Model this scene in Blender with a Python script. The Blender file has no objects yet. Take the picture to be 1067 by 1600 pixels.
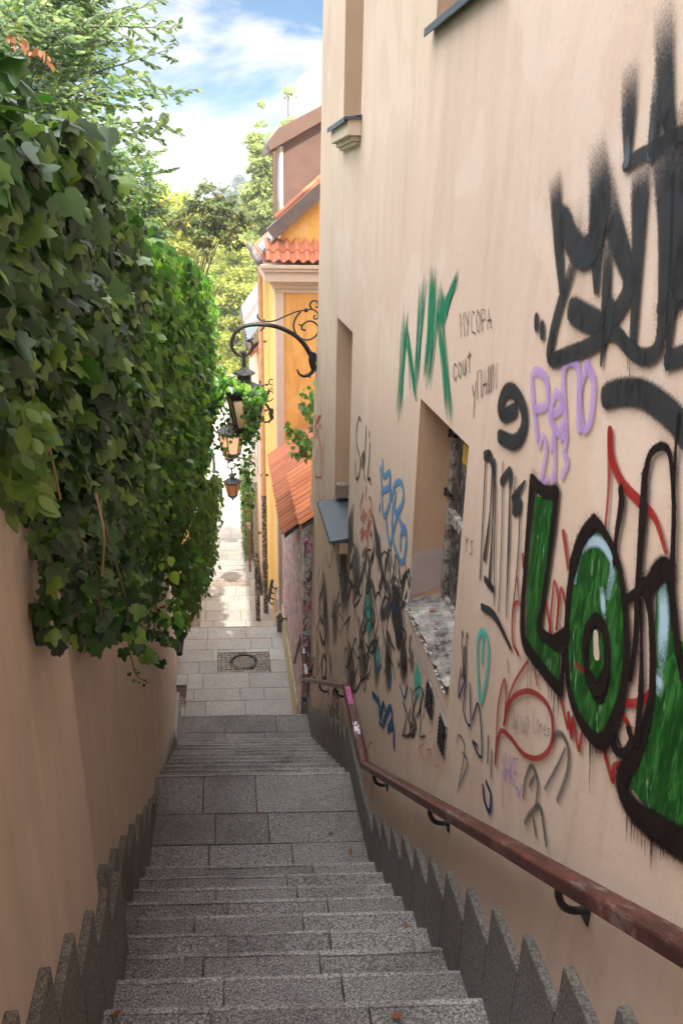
import bpy, bmesh, math, random
import numpy as np
from mathutils import Vector, Matrix
random.seed(7); RNG = np.random.default_rng(11)
S = bpy.context.scene
COL = S.collection
R = math.radians
# ------------------------------------------------------------------ camera
FPX, CX, CY = 1220.0, 533.5, 800.0
def cam_axes(pitch=21.5, yaw=8.5, roll=1.2):
    p, y, r = map(R, (pitch, yaw, roll))
    fw = np.array([math.sin(y)*math.cos(p), math.cos(y)*math.cos(p), -math.sin(p)])
    rt = np.array([math.cos(y), -math.sin(y), 0.0]); up = np.cross(rt, fw)
    return rt*math.cos(r)+up*math.sin(r), -rt*math.sin(r)+up*math.cos(r), fw
AR, AU, AF = cam_axes()
cam_d = bpy.data.cameras.new('camera'); cam = bpy.data.objects.new('camera', cam_d); COL.objects.link(cam)
cam.matrix_world = Matrix(((AR[0], AU[0], -AF[0], 0), (AR[1], AU[1], -AF[1], 0), (AR[2], AU[2], -AF[2], 0), (0, 0, 0, 1)))
cam_d.sensor_fit = 'VERTICAL'; cam_d.sensor_height = 36; cam_d.lens = FPX/1600*36
cam_d.clip_start = 0.05; cam_d.clip_end = 5000
S.camera = cam
# ------------------------------------------------------------------ sun, sky, exposure
SUN_EL, SUN_AZ = R(50), R(1.5)          # azimuth measured from straight behind the camera towards the right
sdir = Vector((-math.sin(SUN_AZ)*math.cos(SUN_EL), math.cos(SUN_AZ)*math.cos(SUN_EL), -math.sin(SUN_EL)))
sl = bpy.data.lights.new('sun', 'SUN'); sun = bpy.data.objects.new('sun', sl); COL.objects.link(sun)
sl.energy = 3.0; sl.angle = R(0.5); sl.color = (1.0, 0.93, 0.80)
sun.rotation_euler = sdir.to_track_quat('-Z', 'Y').to_euler()
W = bpy.data.worlds.new('World'); S.world = W; W.use_nodes = True
nt = W.node_tree; nt.nodes.clear()
def WN(t, **k):
    n = nt.nodes.new(t)
    for a, b in k.items(): setattr(n, a, b)
    return n
out = WN('ShaderNodeOutputWorld'); bg = WN('ShaderNodeBackground'); bgc = WN('ShaderNodeBackground'); mixs = WN('ShaderNodeMixShader')
sky = WN('ShaderNodeTexSky', sky_type='NISHITA', sun_disc=False)
sky.sun_elevation = SUN_EL
sky.sun_rotation = math.atan2(-sdir.x, -sdir.y)   # clockwise from +Y
sky.dust_density = 0.6; sky.ozone_density = 2.0
bg.inputs['Strength'].default_value = 0.055
tc = WN('ShaderNodeTexCoord'); sep = WN('ShaderNodeSeparateXYZ')
nt.links.new(tc.outputs['Generated'], sep.inputs[0])
def WM(op, a, b=None, c=None, clamp=False):
    n = WN('ShaderNodeMath', operation=op, use_clamp=clamp)
    for i, v in enumerate((a, b, c)):
        if v is None: continue
        if isinstance(v, (int, float)): n.inputs[i].default_value = v
        else: nt.links.new(v, n.inputs[i])
    return n.outputs[0]
den = WM('ADD', WM('MAXIMUM', sep.outputs[2], 0.0), 0.16)
cx_ = WM('DIVIDE', sep.outputs[0], den); cy_ = WM('DIVIDE', sep.outputs[1], den)
cmb = WN('ShaderNodeCombineXYZ'); nt.links.new(cx_, cmb.inputs[0]); nt.links.new(cy_, cmb.inputs[1])
cmb.inputs[2].default_value = 3.1
cn = WN('ShaderNodeTexNoise'); cn.inputs['Scale'].default_value = 4.2; cn.inputs['Detail'].default_value = 7; cn.inputs['Roughness'].default_value = 0.55; cn.inputs['Distortion'].default_value = 0.3
mpw = WN('ShaderNodeMapping'); nt.links.new(tc.outputs['Generated'], mpw.inputs[0]); mpw.inputs['Scale'].default_value = (1, 1, 2.4); mpw.inputs['Location'].default_value = (0.3, 0.1, 0.4)
nt.links.new(mpw.outputs[0], cn.inputs['Vector'])
cr = WN('ShaderNodeValToRGB'); nt.links.new(cn.outputs['Fac'], cr.inputs[0])
cr.color_ramp.elements[0].position = 0.50; cr.color_ramp.elements[1].position = 0.58
# unseen cloud cover added overhead and brightened to fill the alley with light
hz = WN('ShaderNodeMapRange'); nt.links.new(sep.outputs[2], hz.inputs[0])
hz.inputs[1].default_value = 0.2; hz.inputs[2].default_value = 0.7; hz.inputs[3].default_value = 0.34; hz.inputs[4].default_value = 2.2
nt.links.new(hz.outputs[0], bgc.inputs['Strength']); bgc.inputs['Color'].default_value = (0.97, 0.98, 1.0, 1)
tint = WN('ShaderNodeMix', data_type='RGBA', blend_type='MULTIPLY'); tint.inputs[0].default_value = 1; nt.links.new(sky.outputs[0], tint.inputs[6]); tint.inputs[7].default_value = (0.40, 0.60, 0.74, 1)
nt.links.new(tint.outputs[2], bg.inputs['Color'])
ov = WN('ShaderNodeMapRange', interpolation_type='SMOOTHSTEP'); nt.links.new(sep.outputs[2], ov.inputs[0]); ov.inputs[1].default_value = 0.3; ov.inputs[2].default_value = 0.6
nt.links.new(WM('MAXIMUM', WM('MULTIPLY', cr.outputs[0], 0.92), WM('MULTIPLY', ov.outputs[0], 0.9)), mixs.inputs[0]); nt.links.new(bg.outputs[0], mixs.inputs[1]); nt.links.new(bgc.outputs[0], mixs.inputs[2])
nt.links.new(mixs.outputs[0], out.inputs[0])
S.view_settings.view_transform = 'Standard'; S.view_settings.look = 'None'; S.view_settings.gamma = 1
S.view_settings.exposure = 1.55
S.render.engine = 'CYCLES'
S.cycles.max_bounces = 10; S.cycles.diffuse_bounces = 6; S.cycles.transparent_max_bounces = 24
# ------------------------------------------------------------------ helpers
def ray(px, py): return AF+(px-CX)/FPX*AR-(py-CY)/FPX*AU
def onx(px, py, x): d = ray(px, py); return d*(x/d[0])
def ony(px, py, y): d = ray(px, py); return d*(y/d[1])
def onz(px, py, z): d = ray(px, py); return d*(z/d[2])

class M:                                     # node material builder
    def __init__(s, name):
        s.m = bpy.data.materials.new(name); s.m.use_nodes = True; s.t = s.m.node_tree; s.t.nodes.clear()
        s.out = s.n('ShaderNodeOutputMaterial'); s.bsdf = s.n('ShaderNodeBsdfPrincipled'); s.l(s.bsdf.outputs[0], s.out.inputs[0])
    def n(s, t, **k):
        n = s.t.nodes.new(t)
        for a, b in k.items(): setattr(n, a, b)
        return n
    def l(s, a, b): s.t.links.new(a, b)
    def set(s, n, i, v):
        if isinstance(v, (int, float, tuple, list)):
            if isinstance(v, (tuple, list)) and len(v) == 3 and n.inputs[i].type == 'RGBA': v = (*v, 1)
            n.inputs[i].default_value = v
        elif v is not None: s.l(v, n.inputs[i])
    def pos(s, sc=(1, 1, 1)):
        g = s.n('ShaderNodeNewGeometry'); mp = s.n('ShaderNodeMapping'); s.l(g.outputs['Position'], mp.inputs[0]); mp.inputs['Scale'].default_value = sc
        return mp.outputs[0]
    def noise(s, vec, scale, detail=4, rough=0.55, dist=0.0):
        n = s.n('ShaderNodeTexNoise'); s.l(vec, n.inputs['Vector']); n.inputs['Scale'].default_value = scale
        n.inputs['Detail'].default_value = detail; n.inputs['Roughness'].default_value = rough; n.inputs['Distortion'].default_value = dist
        return n.outputs['Fac']
    def ramp(s, f, stops):
        r = s.n('ShaderNodeValToRGB'); s.l(f, r.inputs[0]); e = r.color_ramp.elements
        while len(e) < len(stops): e.new(0.5)
        for i, (p, c) in enumerate(stops):
            e[i].position = p; e[i].color = (*c, 1) if isinstance(c, (tuple, list)) else (c, c, c, 1)
        return r.outputs[0]
    def mix(s, f, a, b, mode='MIX'):
        n = s.n('ShaderNodeMix', data_type='RGBA', blend_type=mode)
        s.set(n, 0, f); s.set(n, 6, a); s.set(n, 7, b); return n.outputs[2]
    def math(s, op, a, b=None, clamp=False):
        n = s.n('ShaderNodeMath', operation=op, use_clamp=clamp); s.set(n, 0, a)
        if b is not None: s.set(n, 1, b)
        return n.outputs[0]
    def bump(s, h, strength=0.3, dist=0.01):
        b = s.n('ShaderNodeBump'); b.inputs['Strength'].default_value = strength; b.inputs['Distance'].default_value = dist
        s.l(h, b.inputs['Height']); s.l(b.outputs[0], s.bsdf.inputs['Normal'])
    def base(s, c): s.set(s.bsdf, 'Base Color', c)
    def p(s, **k):
        for a, v in k.items(): s.set(s.bsdf, a.replace('_', ' '), v)
        return s

def plaster(name, c1, c2, stain, scale=1.0, streak=0.5, bump=0.35, patch=None):
    m = M(name); v = m.pos(); vs = m.pos((3.2, 3.2, 0.35))
    a = m.noise(v, 0.9*scale, 5, 0.6); col = m.mix(m.ramp(a, [(0.3, 0.0), (0.7, 1.0)]), c1, c2)
    st = m.noise(vs, 3.0, 6, 0.65); col = m.mix(m.math('MULTIPLY', m.ramp(st, [(0.48, 0.0), (0.72, 1.0)]), streak), col, stain)
    if patch:
        pn = m.noise(v, 1.7, 3, 0.5, 0.8); col = m.mix(m.math('MULTIPLY', m.ramp(pn, [(0.56, 0.0), (0.60, 1.0)]), 0.4), col, patch)
    sp = m.noise(v, 55, 3, 0.7); col = m.mix(m.math('MULTIPLY', m.ramp(sp, [(0.66, 0.0), (0.74, 1.0)]), 0.35), col, tuple(x*0.5 for x in stain))
    m.base(col); m.p(Roughness=0.88)
    b = m.math('ADD', m.math('MULTIPLY', m.noise(v, 160, 3, 0.6), 0.25), m.noise(v, 14, 4, 0.6))
    m.bump(b, bump, 0.006); return m.m
def granite(name, light, mid, dark, dirt=(0.05, 0.035, 0.025), dirtf=0.5, contrast=1.0):
    m = M(name); v = m.pos()
    n1 = m.noise(v, 128, 3, 0.75); col = m.ramp(n1, [(0.37, dark), (0.48, mid), (0.61, light)])
    n2 = m.noise(v, 60, 2, 0.6); col = m.mix(m.ramp(n2, [(0.56, 0.0), (0.66, 0.55)]), col, tuple(x*0.45 for x in dark))
    g = m.n('ShaderNodeNewGeometry')
    ri = m.math('MULTIPLY_ADD', g.outputs['Random Per Island'], 0.28); ri.node.inputs[2].default_value = 0.86
    vv = m.n('ShaderNodeVectorMath', operation='SCALE'); m.l(col, vv.inputs[0]); m.l(ri, vv.inputs['Scale']); col = vv.outputs[0]
    dn = m.noise(v, 1.6, 6, 0.7); col = m.mix(m.math('MULTIPLY', m.ramp(dn, [(0.45, 0.0), (0.68, 1.0)]), dirtf), col, dirt)
    m.base(col); m.p(Roughness=0.72); m.bump(m.noise(v, 180, 3, 0.7), 0.6, 0.004); return m.m
def simple(name, c, rough=0.6, metal=0.0, var=0.25, scale=8, bump=0.2, spec=0.5):
    m = M(name); v = m.pos(); n = m.noise(v, scale, 5, 0.6)
    col = m.mix(n, tuple(x*(1-var) for x in c), tuple(min(1, x*(1+var)) for x in c)); m.base(col)
    m.p(Roughness=rough, Metallic=metal); m.bsdf.inputs['Specular IOR Level'].default_value = spec
    m.bump(m.noise(v, scale*8, 3, 0.6), bump, 0.004); return m.m
def leafmat(name, c1, c2, rough=0.45, trans=0.3, c3=None, spec=0.5):
    m = M(name); g = m.n('ShaderNodeNewGeometry')
    st = [(0.0, c1), (0.6, c2)] + ([(1.0, c3)] if c3 else [])
    col = m.ramp(g.outputs['Random Per Island'], st); m.base(col); m.p(Roughness=rough); m.bsdf.inputs['Specular IOR Level'].default_value = spec
    t = m.n('ShaderNodeBsdfTranslucent'); tcx = m.mix(0.6, col, (1.0, 1.0, 0.25), 'MULTIPLY')
    vv = m.n('ShaderNodeVectorMath', operation='SCALE'); m.l(tcx, vv.inputs[0]); vv.inputs['Scale'].default_value = 2.2
    m.l(vv.outputs[0], t.inputs[0]); mx = m.n('ShaderNodeMixShader'); mx.inputs[0].default_value = trans
    m.l(m.bsdf.outputs[0], mx.inputs[1]); m.l(t.outputs[0], mx.inputs[2]); m.l(mx.outputs[0], m.out.inputs[0]); return m.m

MT = {}
MT['wall'] = plaster('peach_plaster', (0.58, 0.42, 0.315), (0.66, 0.49, 0.38), (0.43, 0.32, 0.25), 1.0, 0.45, 0.35, (0.68, 0.54, 0.44))
MT['reveal'] = plaster('reveal_plaster', (0.56, 0.36, 0.23), (0.62, 0.41, 0.27), (0.36, 0.24, 0.17), 2.0, 0.4)
MT['wall_left'] = plaster('tan_plaster', (0.62, 0.48, 0.38), (0.69, 0.545, 0.43), (0.44, 0.33, 0.25), 1.6, 0.5, 0.45, (0.54, 0.44, 0.37))
MT['lowwall'] = plaster('stained_plaster', (0.70, 0.62, 0.56), (0.62, 0.52, 0.45), (0.34, 0.27, 0.20), 2.0, 0.75)
MT['yellow'] = plaster('yellow_plaster', (0.80, 0.50, 0.13), (0.82, 0.58, 0.20), (0.66, 0.42, 0.18), 1.5, 0.4)
MT['orange'] = plaster('orange_plaster', (0.70, 0.33, 0.07), (0.80, 0.44, 0.12), (0.46, 0.22, 0.09), 3.4, 0.7, 0.4, (0.82, 0.50, 0.20))
MT['pink'] = plaster('pale_pink_plaster', (0.74, 0.58, 0.48), (0.78, 0.64, 0.54), (0.5, 0.38, 0.32), 2.0, 0.5)
MT['cornice'] = simple('cornice_stucco', (0.60, 0.46, 0.36), 0.8, 0, 0.15)
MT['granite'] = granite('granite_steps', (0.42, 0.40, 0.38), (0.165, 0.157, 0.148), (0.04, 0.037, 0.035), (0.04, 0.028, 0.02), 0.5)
MT['granite_n'] = granite('pale_granite_arris', (0.54, 0.52, 0.50), (0.27, 0.26, 0.25), (0.08, 0.075, 0.07), (0.05, 0.035, 0.026), 0.6)  # paler granite for thin strips along tread and landing edges
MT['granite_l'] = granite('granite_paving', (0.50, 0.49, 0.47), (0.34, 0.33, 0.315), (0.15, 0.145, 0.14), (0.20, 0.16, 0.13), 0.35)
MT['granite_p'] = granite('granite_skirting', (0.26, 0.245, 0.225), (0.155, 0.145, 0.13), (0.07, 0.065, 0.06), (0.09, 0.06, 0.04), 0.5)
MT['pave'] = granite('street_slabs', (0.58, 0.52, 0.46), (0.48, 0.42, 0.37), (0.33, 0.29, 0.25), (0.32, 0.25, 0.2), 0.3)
MT['grout'] = simple('joint_dirt', (0.035, 0.03, 0.026), 0.95)
MT['cobble'] = granite('cobbles', (0.36, 0.32, 0.27), (0.24, 0.20, 0.17), (0.12, 0.1, 0.09))
MT['iron'] = simple('black_iron', (0.022, 0.021, 0.022), 0.45, 0.3, 0.4, 30)
MT['sheet'] = simple('grey_sheet_metal', (0.065, 0.08, 0.095), 0.5, 0.4, 0.25, 12)
MT['zinc'] = simple('zinc', (0.42, 0.45, 0.48), 0.4, 0.6, 0.2, 6)
MT['copper'] = simple('brown_copper_sheet', (0.20, 0.125, 0.10), 0.45, 0.35, 0.35, 3)
MT['lead'] = simple('dark_flashing', (0.19, 0.15, 0.14), 0.45, 0.5, 0.35, 10)
MT['white'] = simple('white_paint', (0.74, 0.74, 0.72), 0.5)
MT['glassdark'] = simple('dirty_glass', (0.05, 0.055, 0.06), 0.15, 0, 0.4)
MT['bark'] = simple('bark', (0.10, 0.075, 0.055), 0.9, 0, 0.4, 20, 0.5)
MT['stem'] = simple('ivy_stem', (0.15, 0.10, 0.06), 0.8, 0, 0.4, 30)
MT['ivy'] = leafmat('ivy_leaf', (0.010, 0.032, 0.007), (0.034, 0.11, 0.014), 0.34, 0.22, (0.20, 0.32, 0.05), 0.55)  # brightest leaf colour stands in for highlights on the ivy
MT['creeper'] = leafmat('creeper_leaf', (0.022, 0.08, 0.010), (0.085, 0.24, 0.024), 0.34, 0.38, (0.28, 0.44, 0.06), 0.55)
MT['vine'] = leafmat('vine_leaf', (0.05, 0.10, 0.015), (0.10, 0.19, 0.03), 0.4, 0.3, (0.16, 0.24, 0.04))
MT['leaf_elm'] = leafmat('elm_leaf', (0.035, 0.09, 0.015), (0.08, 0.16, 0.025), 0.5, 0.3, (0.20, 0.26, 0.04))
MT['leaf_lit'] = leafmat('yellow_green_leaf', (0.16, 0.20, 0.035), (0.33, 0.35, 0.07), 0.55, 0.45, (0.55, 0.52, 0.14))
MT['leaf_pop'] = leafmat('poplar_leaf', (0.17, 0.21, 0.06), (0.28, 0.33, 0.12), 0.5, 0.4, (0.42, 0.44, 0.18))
MT['leaf_mid'] = leafmat('olive_leaf', (0.045, 0.08, 0.02), (0.10, 0.14, 0.03), 0.5, 0.3, (0.20, 0.17, 0.05))
MT['leaf_far'] = leafmat('far_leaf', (0.035, 0.06, 0.035), (0.06, 0.09, 0.05), 0.7, 0.1)
MT['brownleaf'] = simple('dead_leaf', (0.24, 0.07, 0.02), 0.7, 0, 0.5, 40)

def tag(o, label=None, cat=None, group=None, kind=None):
    if label: o['label'] = label
    if cat: o['category'] = cat
    if group: o['group'] = group
    if kind: o['kind'] = kind
    return o
def empty(name, loc=(0, 0, 0), label=None, cat=None, group=None):
    o = bpy.data.objects.new(name, None); COL.objects.link(o); o.location = loc; o.empty_display_size = 0.1
    return tag(o, label, cat, group)
def shear(o):           # the treads lie slightly askew to the walls
    me = o.data; n = len(me.vertices); c = np.empty(n*3); me.vertices.foreach_get('co', c); c = c.reshape(-1, 3)
    c[:, 1] -= (c[:, 0]-0.12)*np.where(c[:, 1] < 9, 0.095, 0.07); me.vertices.foreach_set('co', c.ravel()); me.update(); return o
class MB:
    def __init__(s): s.v = []; s.f = []
    def quad(s, a, b, c, d): i = len(s.v); s.v += [tuple(a), tuple(b), tuple(c), tuple(d)]; s.f.append((i, i+1, i+2, i+3)); return s
    def poly(s, pts): i = len(s.v); s.v += [tuple(p) for p in pts]; s.f.append(tuple(range(i, i+len(pts)))); return s
    def hexa(s, p):   # p: 8 points, bottom 4 then top 4 (same order)
        i = len(s.v); s.v += [tuple(q) for q in p]
        for f in ((3, 2, 1, 0), (4, 5, 6, 7), (0, 1, 5, 4), (1, 2, 6, 5), (2, 3, 7, 6), (3, 0, 4, 7)): s.f.append(tuple(i+k for k in f))
        return s
    def box(s, x0, x1, y0, y1, z0, z1):
        return s.hexa([(x0, y0, z0), (x1, y0, z0), (x1, y1, z0), (x0, y1, z0), (x0, y0, z1), (x1, y0, z1), (x1, y1, z1), (x0, y1, z1)])
    def prism(s, pts, off):        # polygon extruded by vector off
        n = len(pts); i = len(s.v); s.v += [tuple(p) for p in pts]+[tuple(np.add(p, off)) for p in pts]
        s.f.append(tuple(range(i+n-1, i-1, -1))); s.f.append(tuple(range(i+n, i+2*n)))
        for k in range(n): j = (k+1) % n; s.f.append((i+k, i+j, i+n+j, i+n+k))
        return s
    def tube(s, pts, r, n=8, cap=True, sq=None):
        pts = [np.array(p, float) for p in pts]; m = len(pts); rs = r if hasattr(r, '__len__') else [r]*m
        T = []
        for k in range(m):
            a = pts[max(k-1, 0)]; b = pts[min(k+1, m-1)]; t = b-a; T.append(t/(np.linalg.norm(t)+1e-9))
        up = np.array([0, 0, 1.0]) if abs(T[0][2]) < 0.9 else np.array([0, 1.0, 0])
        u = np.cross(T[0], up); u /= np.linalg.norm(u); i0 = len(s.v)
        for k in range(m):
            u = u-T[k]*np.dot(u, T[k]); u /= (np.linalg.norm(u)+1e-9); w = np.cross(T[k], u)
            for j in range(n):
                a = 2*math.pi*(j+0.5)/n; s.v.append(tuple(pts[k]+rs[k]*(math.cos(a)*u+math.sin(a)*w)))
        for k in range(m-1):
            for j in range(n):
                a = i0+k*n+j; b = i0+k*n+(j+1) % n; s.f.append((a, b, b+n, a+n))
        if cap: s.f.append(tuple(i0+j for j in range(n))[::-1]); s.f.append(tuple(i0+(m-1)*n+j for j in range(n)))
        return s
    def lathe(s, cx, cy, prof, n=12, rot=0.0):
        i0 = len(s.v)
        for (r, z) in prof:
            for j in range(n): a = rot+2*math.pi*j/n; s.v.append((cx+r*math.cos(a), cy+r*math.sin(a), z))
        for k in range(len(prof)-1):
            for j in range(n):
                a = i0+k*n+j; b = i0+k*n+(j+1) % n; s.f.append((a, b, b+n, a+n))
        s.f.append(tuple(i0+j for j in range(n))[::-1]); s.f.append(tuple(i0+(len(prof)-1)*n+j for j in range(n)))
        return s
    def build(s, name, mat, parent=None, smooth=False, bevel=0.0, recalc=True, kind=None, segs=1):
        me = bpy.data.meshes.new(name); me.from_pydata(s.v, [], s.f)
        if recalc or bevel:
            bm = bmesh.new(); bm.from_mesh(me)
            if recalc: bmesh.ops.recalc_face_normals(bm, faces=bm.faces)
            if bevel: bmesh.ops.bevel(bm, geom=list(bm.edges), offset=bevel, segments=segs, affect='EDGES', profile=0.5)
            bm.to_mesh(me); bm.free()
        me.materials.append(mat)
        if smooth: me.polygons.foreach_set('use_smooth', [True]*len(me.polygons))
        o = bpy.data.objects.new(name, me); COL.objects.link(o)
        if parent:
            o.parent = parent
            if any(parent.matrix_basis.translation): o.matrix_parent_inverse = Matrix.Translation(-parent.location)
        if kind: o['kind'] = kind
        return o
def smoothline(pts, n=6):       # catmull-rom
    P = [np.array(p, float) for p in pts]; P = [2*P[0]-P[1]]+P+[2*P[-1]-P[-2]]; o = []
    for i in range(1, len(P)-2):
        for t in np.linspace(0, 1, n, endpoint=False):
            a, b, c, d = P[i-1:i+3]
            o.append(0.5*((2*b)+(-a+c)*t+(2*a-5*b+4*c-d)*t*t+(-a+3*b-3*c+d)*t**3))
    o.append(P[-2]); return o
def copytree(o, off, parent=None, label=None):
    c = o.copy(); COL.objects.link(c)
    if parent: c.parent = parent
    else: c.location = Vector(o.location)+Vector(off)
    if label: c['label'] = label
    for ch in list(o.children): copytree(ch, off, c)
    return c

# ---- leaves
def _leaf(pts, fold=0.22, droop=0.25):
    v = [(x, y, -abs(x)*fold-y*y*droop) for x, y in pts]; n = len(v)
    left = [(-x, y, z) for x, y, z in v[1:-1]]
    V = v+left; f1 = tuple(range(n)); f2 = (0, n-1)+tuple(range(len(V)-1, n-1, -1)); return np.array(V, float), [f1, f2]
IVY = _leaf([(0, 0.04), (0.14, -0.12), (0.34, -0.10), (0.46, 0.08), (0.40, 0.24), (0.52, 0.46), (0.36, 0.56), (0.20, 0.62), (0.13, 0.84), (0, 1.0)], 0.3, 0.35)
CREEP = _leaf([(0, 0.0), (0.2, -0.04), (0.38, 0.16), (0.40, 0.40), (0.26, 0.66), (0.10, 0.88), (0, 1.0)], 0.3, 0.3)
OVAL = _leaf([(0, 0), (0.2, 0.2), (0.27, 0.5), (0.15, 0.8), (0, 1.0)], 0.3, 0.2)
DIA = _leaf([(0, 0), (0.32, 0.45), (0, 1.0)], 0.25, 0.15)
def leaves(name, tpl, P, N, T, Sz, mat, parent=None):
    P = np.asarray(P, float); N = np.asarray(N, float); T = np.asarray(T, float); Sz = np.asarray(Sz, float)
    N /= np.linalg.norm(N, axis=1, keepdims=True)+1e-9
    T = T-N*np.sum(T*N, axis=1, keepdims=True); T /= np.linalg.norm(T, axis=1, keepdims=True)+1e-9
    B = np.cross(T, N); V, F = tpl; k = len(V); n = len(P)
    A = (V[None, :, 0:1]*B[:, None]+V[None, :, 1:2]*T[:, None]+V[None, :, 2:3]*N[:, None])*Sz[:, None, None]+P[:, None]
    A = A.reshape(-1, 3); fl = np.concatenate([np.array(f) for f in F]); ln = np.array([len(f) for f in F])
    loops = (fl[None]+np.arange(n)[:, None]*k).ravel(); tot = np.tile(ln, n); st = np.concatenate([[0], np.cumsum(tot)[:-1]])
    me = bpy.data.meshes.new(name); me.vertices.add(len(A)); me.vertices.foreach_set('co', A.ravel())
    me.loops.add(len(loops)); me.loops.foreach_set('vertex_index', loops.astype(np.int32))
    me.polygons.add(len(tot)); me.polygons.foreach_set('loop_start', st.astype(np.int32)); me.polygons.foreach_set('loop_total', tot.astype(np.int32))
    me.update(calc_edges=True); me.validate(); me.materials.append(mat)
    o = bpy.data.objects.new(name, me); COL.objects.link(o)
    if parent:
        o.parent = parent
        if any(parent.location): o.matrix_parent_inverse = Matrix.Translation(-parent.location)
    return o
# ================================================================== SETTING: ground, stairs, landings, street
g = MB(); zt = [(-40, 0.6), (-3, 0.6), (45, -11.5), (120, -20), (300, -34), (1500, -40)]
for (y0, z0), (y1, z1) in zip(zt[1:], zt[2:]): pass
gp = MB()
prof = [(-60, -3.5), (-2, -3.5), (2, -6.0), (9, -9.5), (22, -10.2), (45, -10.4), (70, -14), (140, -22), (320, -30), (2600, -34)]
for (y0, z0), (y1, z1) in zip(prof, prof[1:]): gp.quad((-900, y0, z0), (900, y0, z0), (900, y1, z1), (-900, y1, z1))
grass = simple('ground_grass', (0.07, 0.09, 0.035), 0.95, 0, 0.4, 0.6)
gp.build('ground', grass, kind='structure')
XL, XR = -0.66, 0.90
def lx(y): return -0.53-0.02*max(0, y-2.4)                # left edge of the steps
def steps(name, y0, z0, n, run, rise, x0, x1, mat, d0=0, seed=1, parts=3, depth=0.24, cb=0.004):
    """n treads; tread k is level z0-rise*k, its far edge at y0+run*k"""
    rr = random.Random(seed); b = MB(); gr = MB(); ns = MB()
    for k in range(n):
        z = z0-rise*k; y1 = y0+run*k; ya = y1-run-0.03
        cuts = sorted([x0+(x1-x0)*(j+rr.uniform(-0.28, 0.28))/parts for j in range(1, parts)]); xs = [x0]+cuts+[x1]
        for a, c in zip(xs, xs[1:]):
            dz = rr.uniform(-0.003, 0.003); dy = rr.uniform(-0.003, 0.003)
            b.box(a+0.0025, c-0.0025, ya, y1+dy, z-0.14+dz, z+dz)
        gr.box(x0-0.02, x1+0.02, ya-0.08, y1-0.10, z-rise-0.6, z-0.135)
        for a, c in zip(xs, xs[1:]):
            u = a+0.004
            while u < c-0.01:
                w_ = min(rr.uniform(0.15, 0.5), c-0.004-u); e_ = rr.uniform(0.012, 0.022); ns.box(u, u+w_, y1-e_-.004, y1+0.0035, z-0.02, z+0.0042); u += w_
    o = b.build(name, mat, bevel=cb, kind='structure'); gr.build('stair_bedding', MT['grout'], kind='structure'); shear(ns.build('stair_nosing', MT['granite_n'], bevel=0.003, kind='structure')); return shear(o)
def paving(name, x0, x1, y0, y1, z, mat, rows, seed, wmin=0.35, wmax=0.7, holes=(), thick=0.14, lipdepth=0.8):
    rr = random.Random(seed); b = MB(); y = y0; i = 0
    while y < y1-0.02:
        h = rows*rr.uniform(0.8, 1.2); ye = min(y+h, y1)
        if y1-ye < rows*0.4: ye = y1
        x = x0
        while x < x1-0.02:
            w = rr.uniform(wmin, wmax); xe = min(x+w, x1)
            if x1-xe < wmin*0.5: xe = x1
            cells = [(x, xe, y, ye)]
            for (hx0, hx1, hy0, hy1) in holes:
                nc = []
                for (a, c, e, f) in cells:
                    if c <= hx0 or a >= hx1 or f <= hy0 or e >= hy1: nc.append((a, c, e, f)); continue
                    if a < hx0: nc.append((a, hx0, e, f))
                    if c > hx1: nc.append((hx1, c, e, f))
                    m0, m1 = max(a, hx0), min(c, hx1)
                    if e < hy0: nc.append((m0, m1, e, hy0))
                    if f > hy1: nc.append((m0, m1, hy1, f))
                cells = nc
            for (a, c, e, f) in cells:
                dz = rr.uniform(-0.003, 0.003)
                if c-a > 0.02 and f-e > 0.02: b.box(a+0.003, c-0.003, e+0.003, f-0.003, z-thick+dz, z+dz)
            x = xe
        y = ye
    o = shear(b.build(name, mat, bevel=0.003, kind='structure'))
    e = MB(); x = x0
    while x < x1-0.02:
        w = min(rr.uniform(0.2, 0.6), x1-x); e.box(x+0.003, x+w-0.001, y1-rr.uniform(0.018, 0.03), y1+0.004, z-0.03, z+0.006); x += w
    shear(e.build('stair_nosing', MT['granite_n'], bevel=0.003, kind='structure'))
    MB().box(x0-0.02, x1+0.02, y0+0.03, y1-0.10, z-lipdepth, z-0.018).build('paving_bed', MT['grout'], kind='structure')
    return o
# upper landing behind the camera, first flight (z = -2.784-0.17k at y = 2.04+0.25k)
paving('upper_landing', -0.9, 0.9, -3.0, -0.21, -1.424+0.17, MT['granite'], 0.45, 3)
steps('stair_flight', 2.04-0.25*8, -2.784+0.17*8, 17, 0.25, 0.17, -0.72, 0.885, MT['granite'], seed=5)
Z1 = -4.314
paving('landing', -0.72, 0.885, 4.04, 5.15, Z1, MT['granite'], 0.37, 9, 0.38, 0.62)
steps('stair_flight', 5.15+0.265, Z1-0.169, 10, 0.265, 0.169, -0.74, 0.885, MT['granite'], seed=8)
Z2 = -6.17
paving('landing', -0.88, 0.93, 7.80, 8.50, Z2, MT['granite'], 0.35, 12, 0.45, 0.8)
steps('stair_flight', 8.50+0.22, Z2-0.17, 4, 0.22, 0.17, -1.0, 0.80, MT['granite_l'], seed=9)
Z3 = -7.02
MH = (-0.33, 0.52, 10.83, 11.42)                  # cobbled square around the manhole
GR = (-0.97, -0.80, 9.92, 10.5)
paving('landing', -1.05, 0.80, 9.38, 12.28, Z3, MT['granite_l'], 0.36, 21, 0.35, 0.75, holes=(MH, GR))
steps('stair_flight', 12.28+0.25, Z3-0.17, 5, 0.25, 0.17, -1.25, 0.78, MT['granite_l'], seed=19)
Z4 = -8.04
CB = (-1.2, -0.74, 14.0, 15.3)
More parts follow.
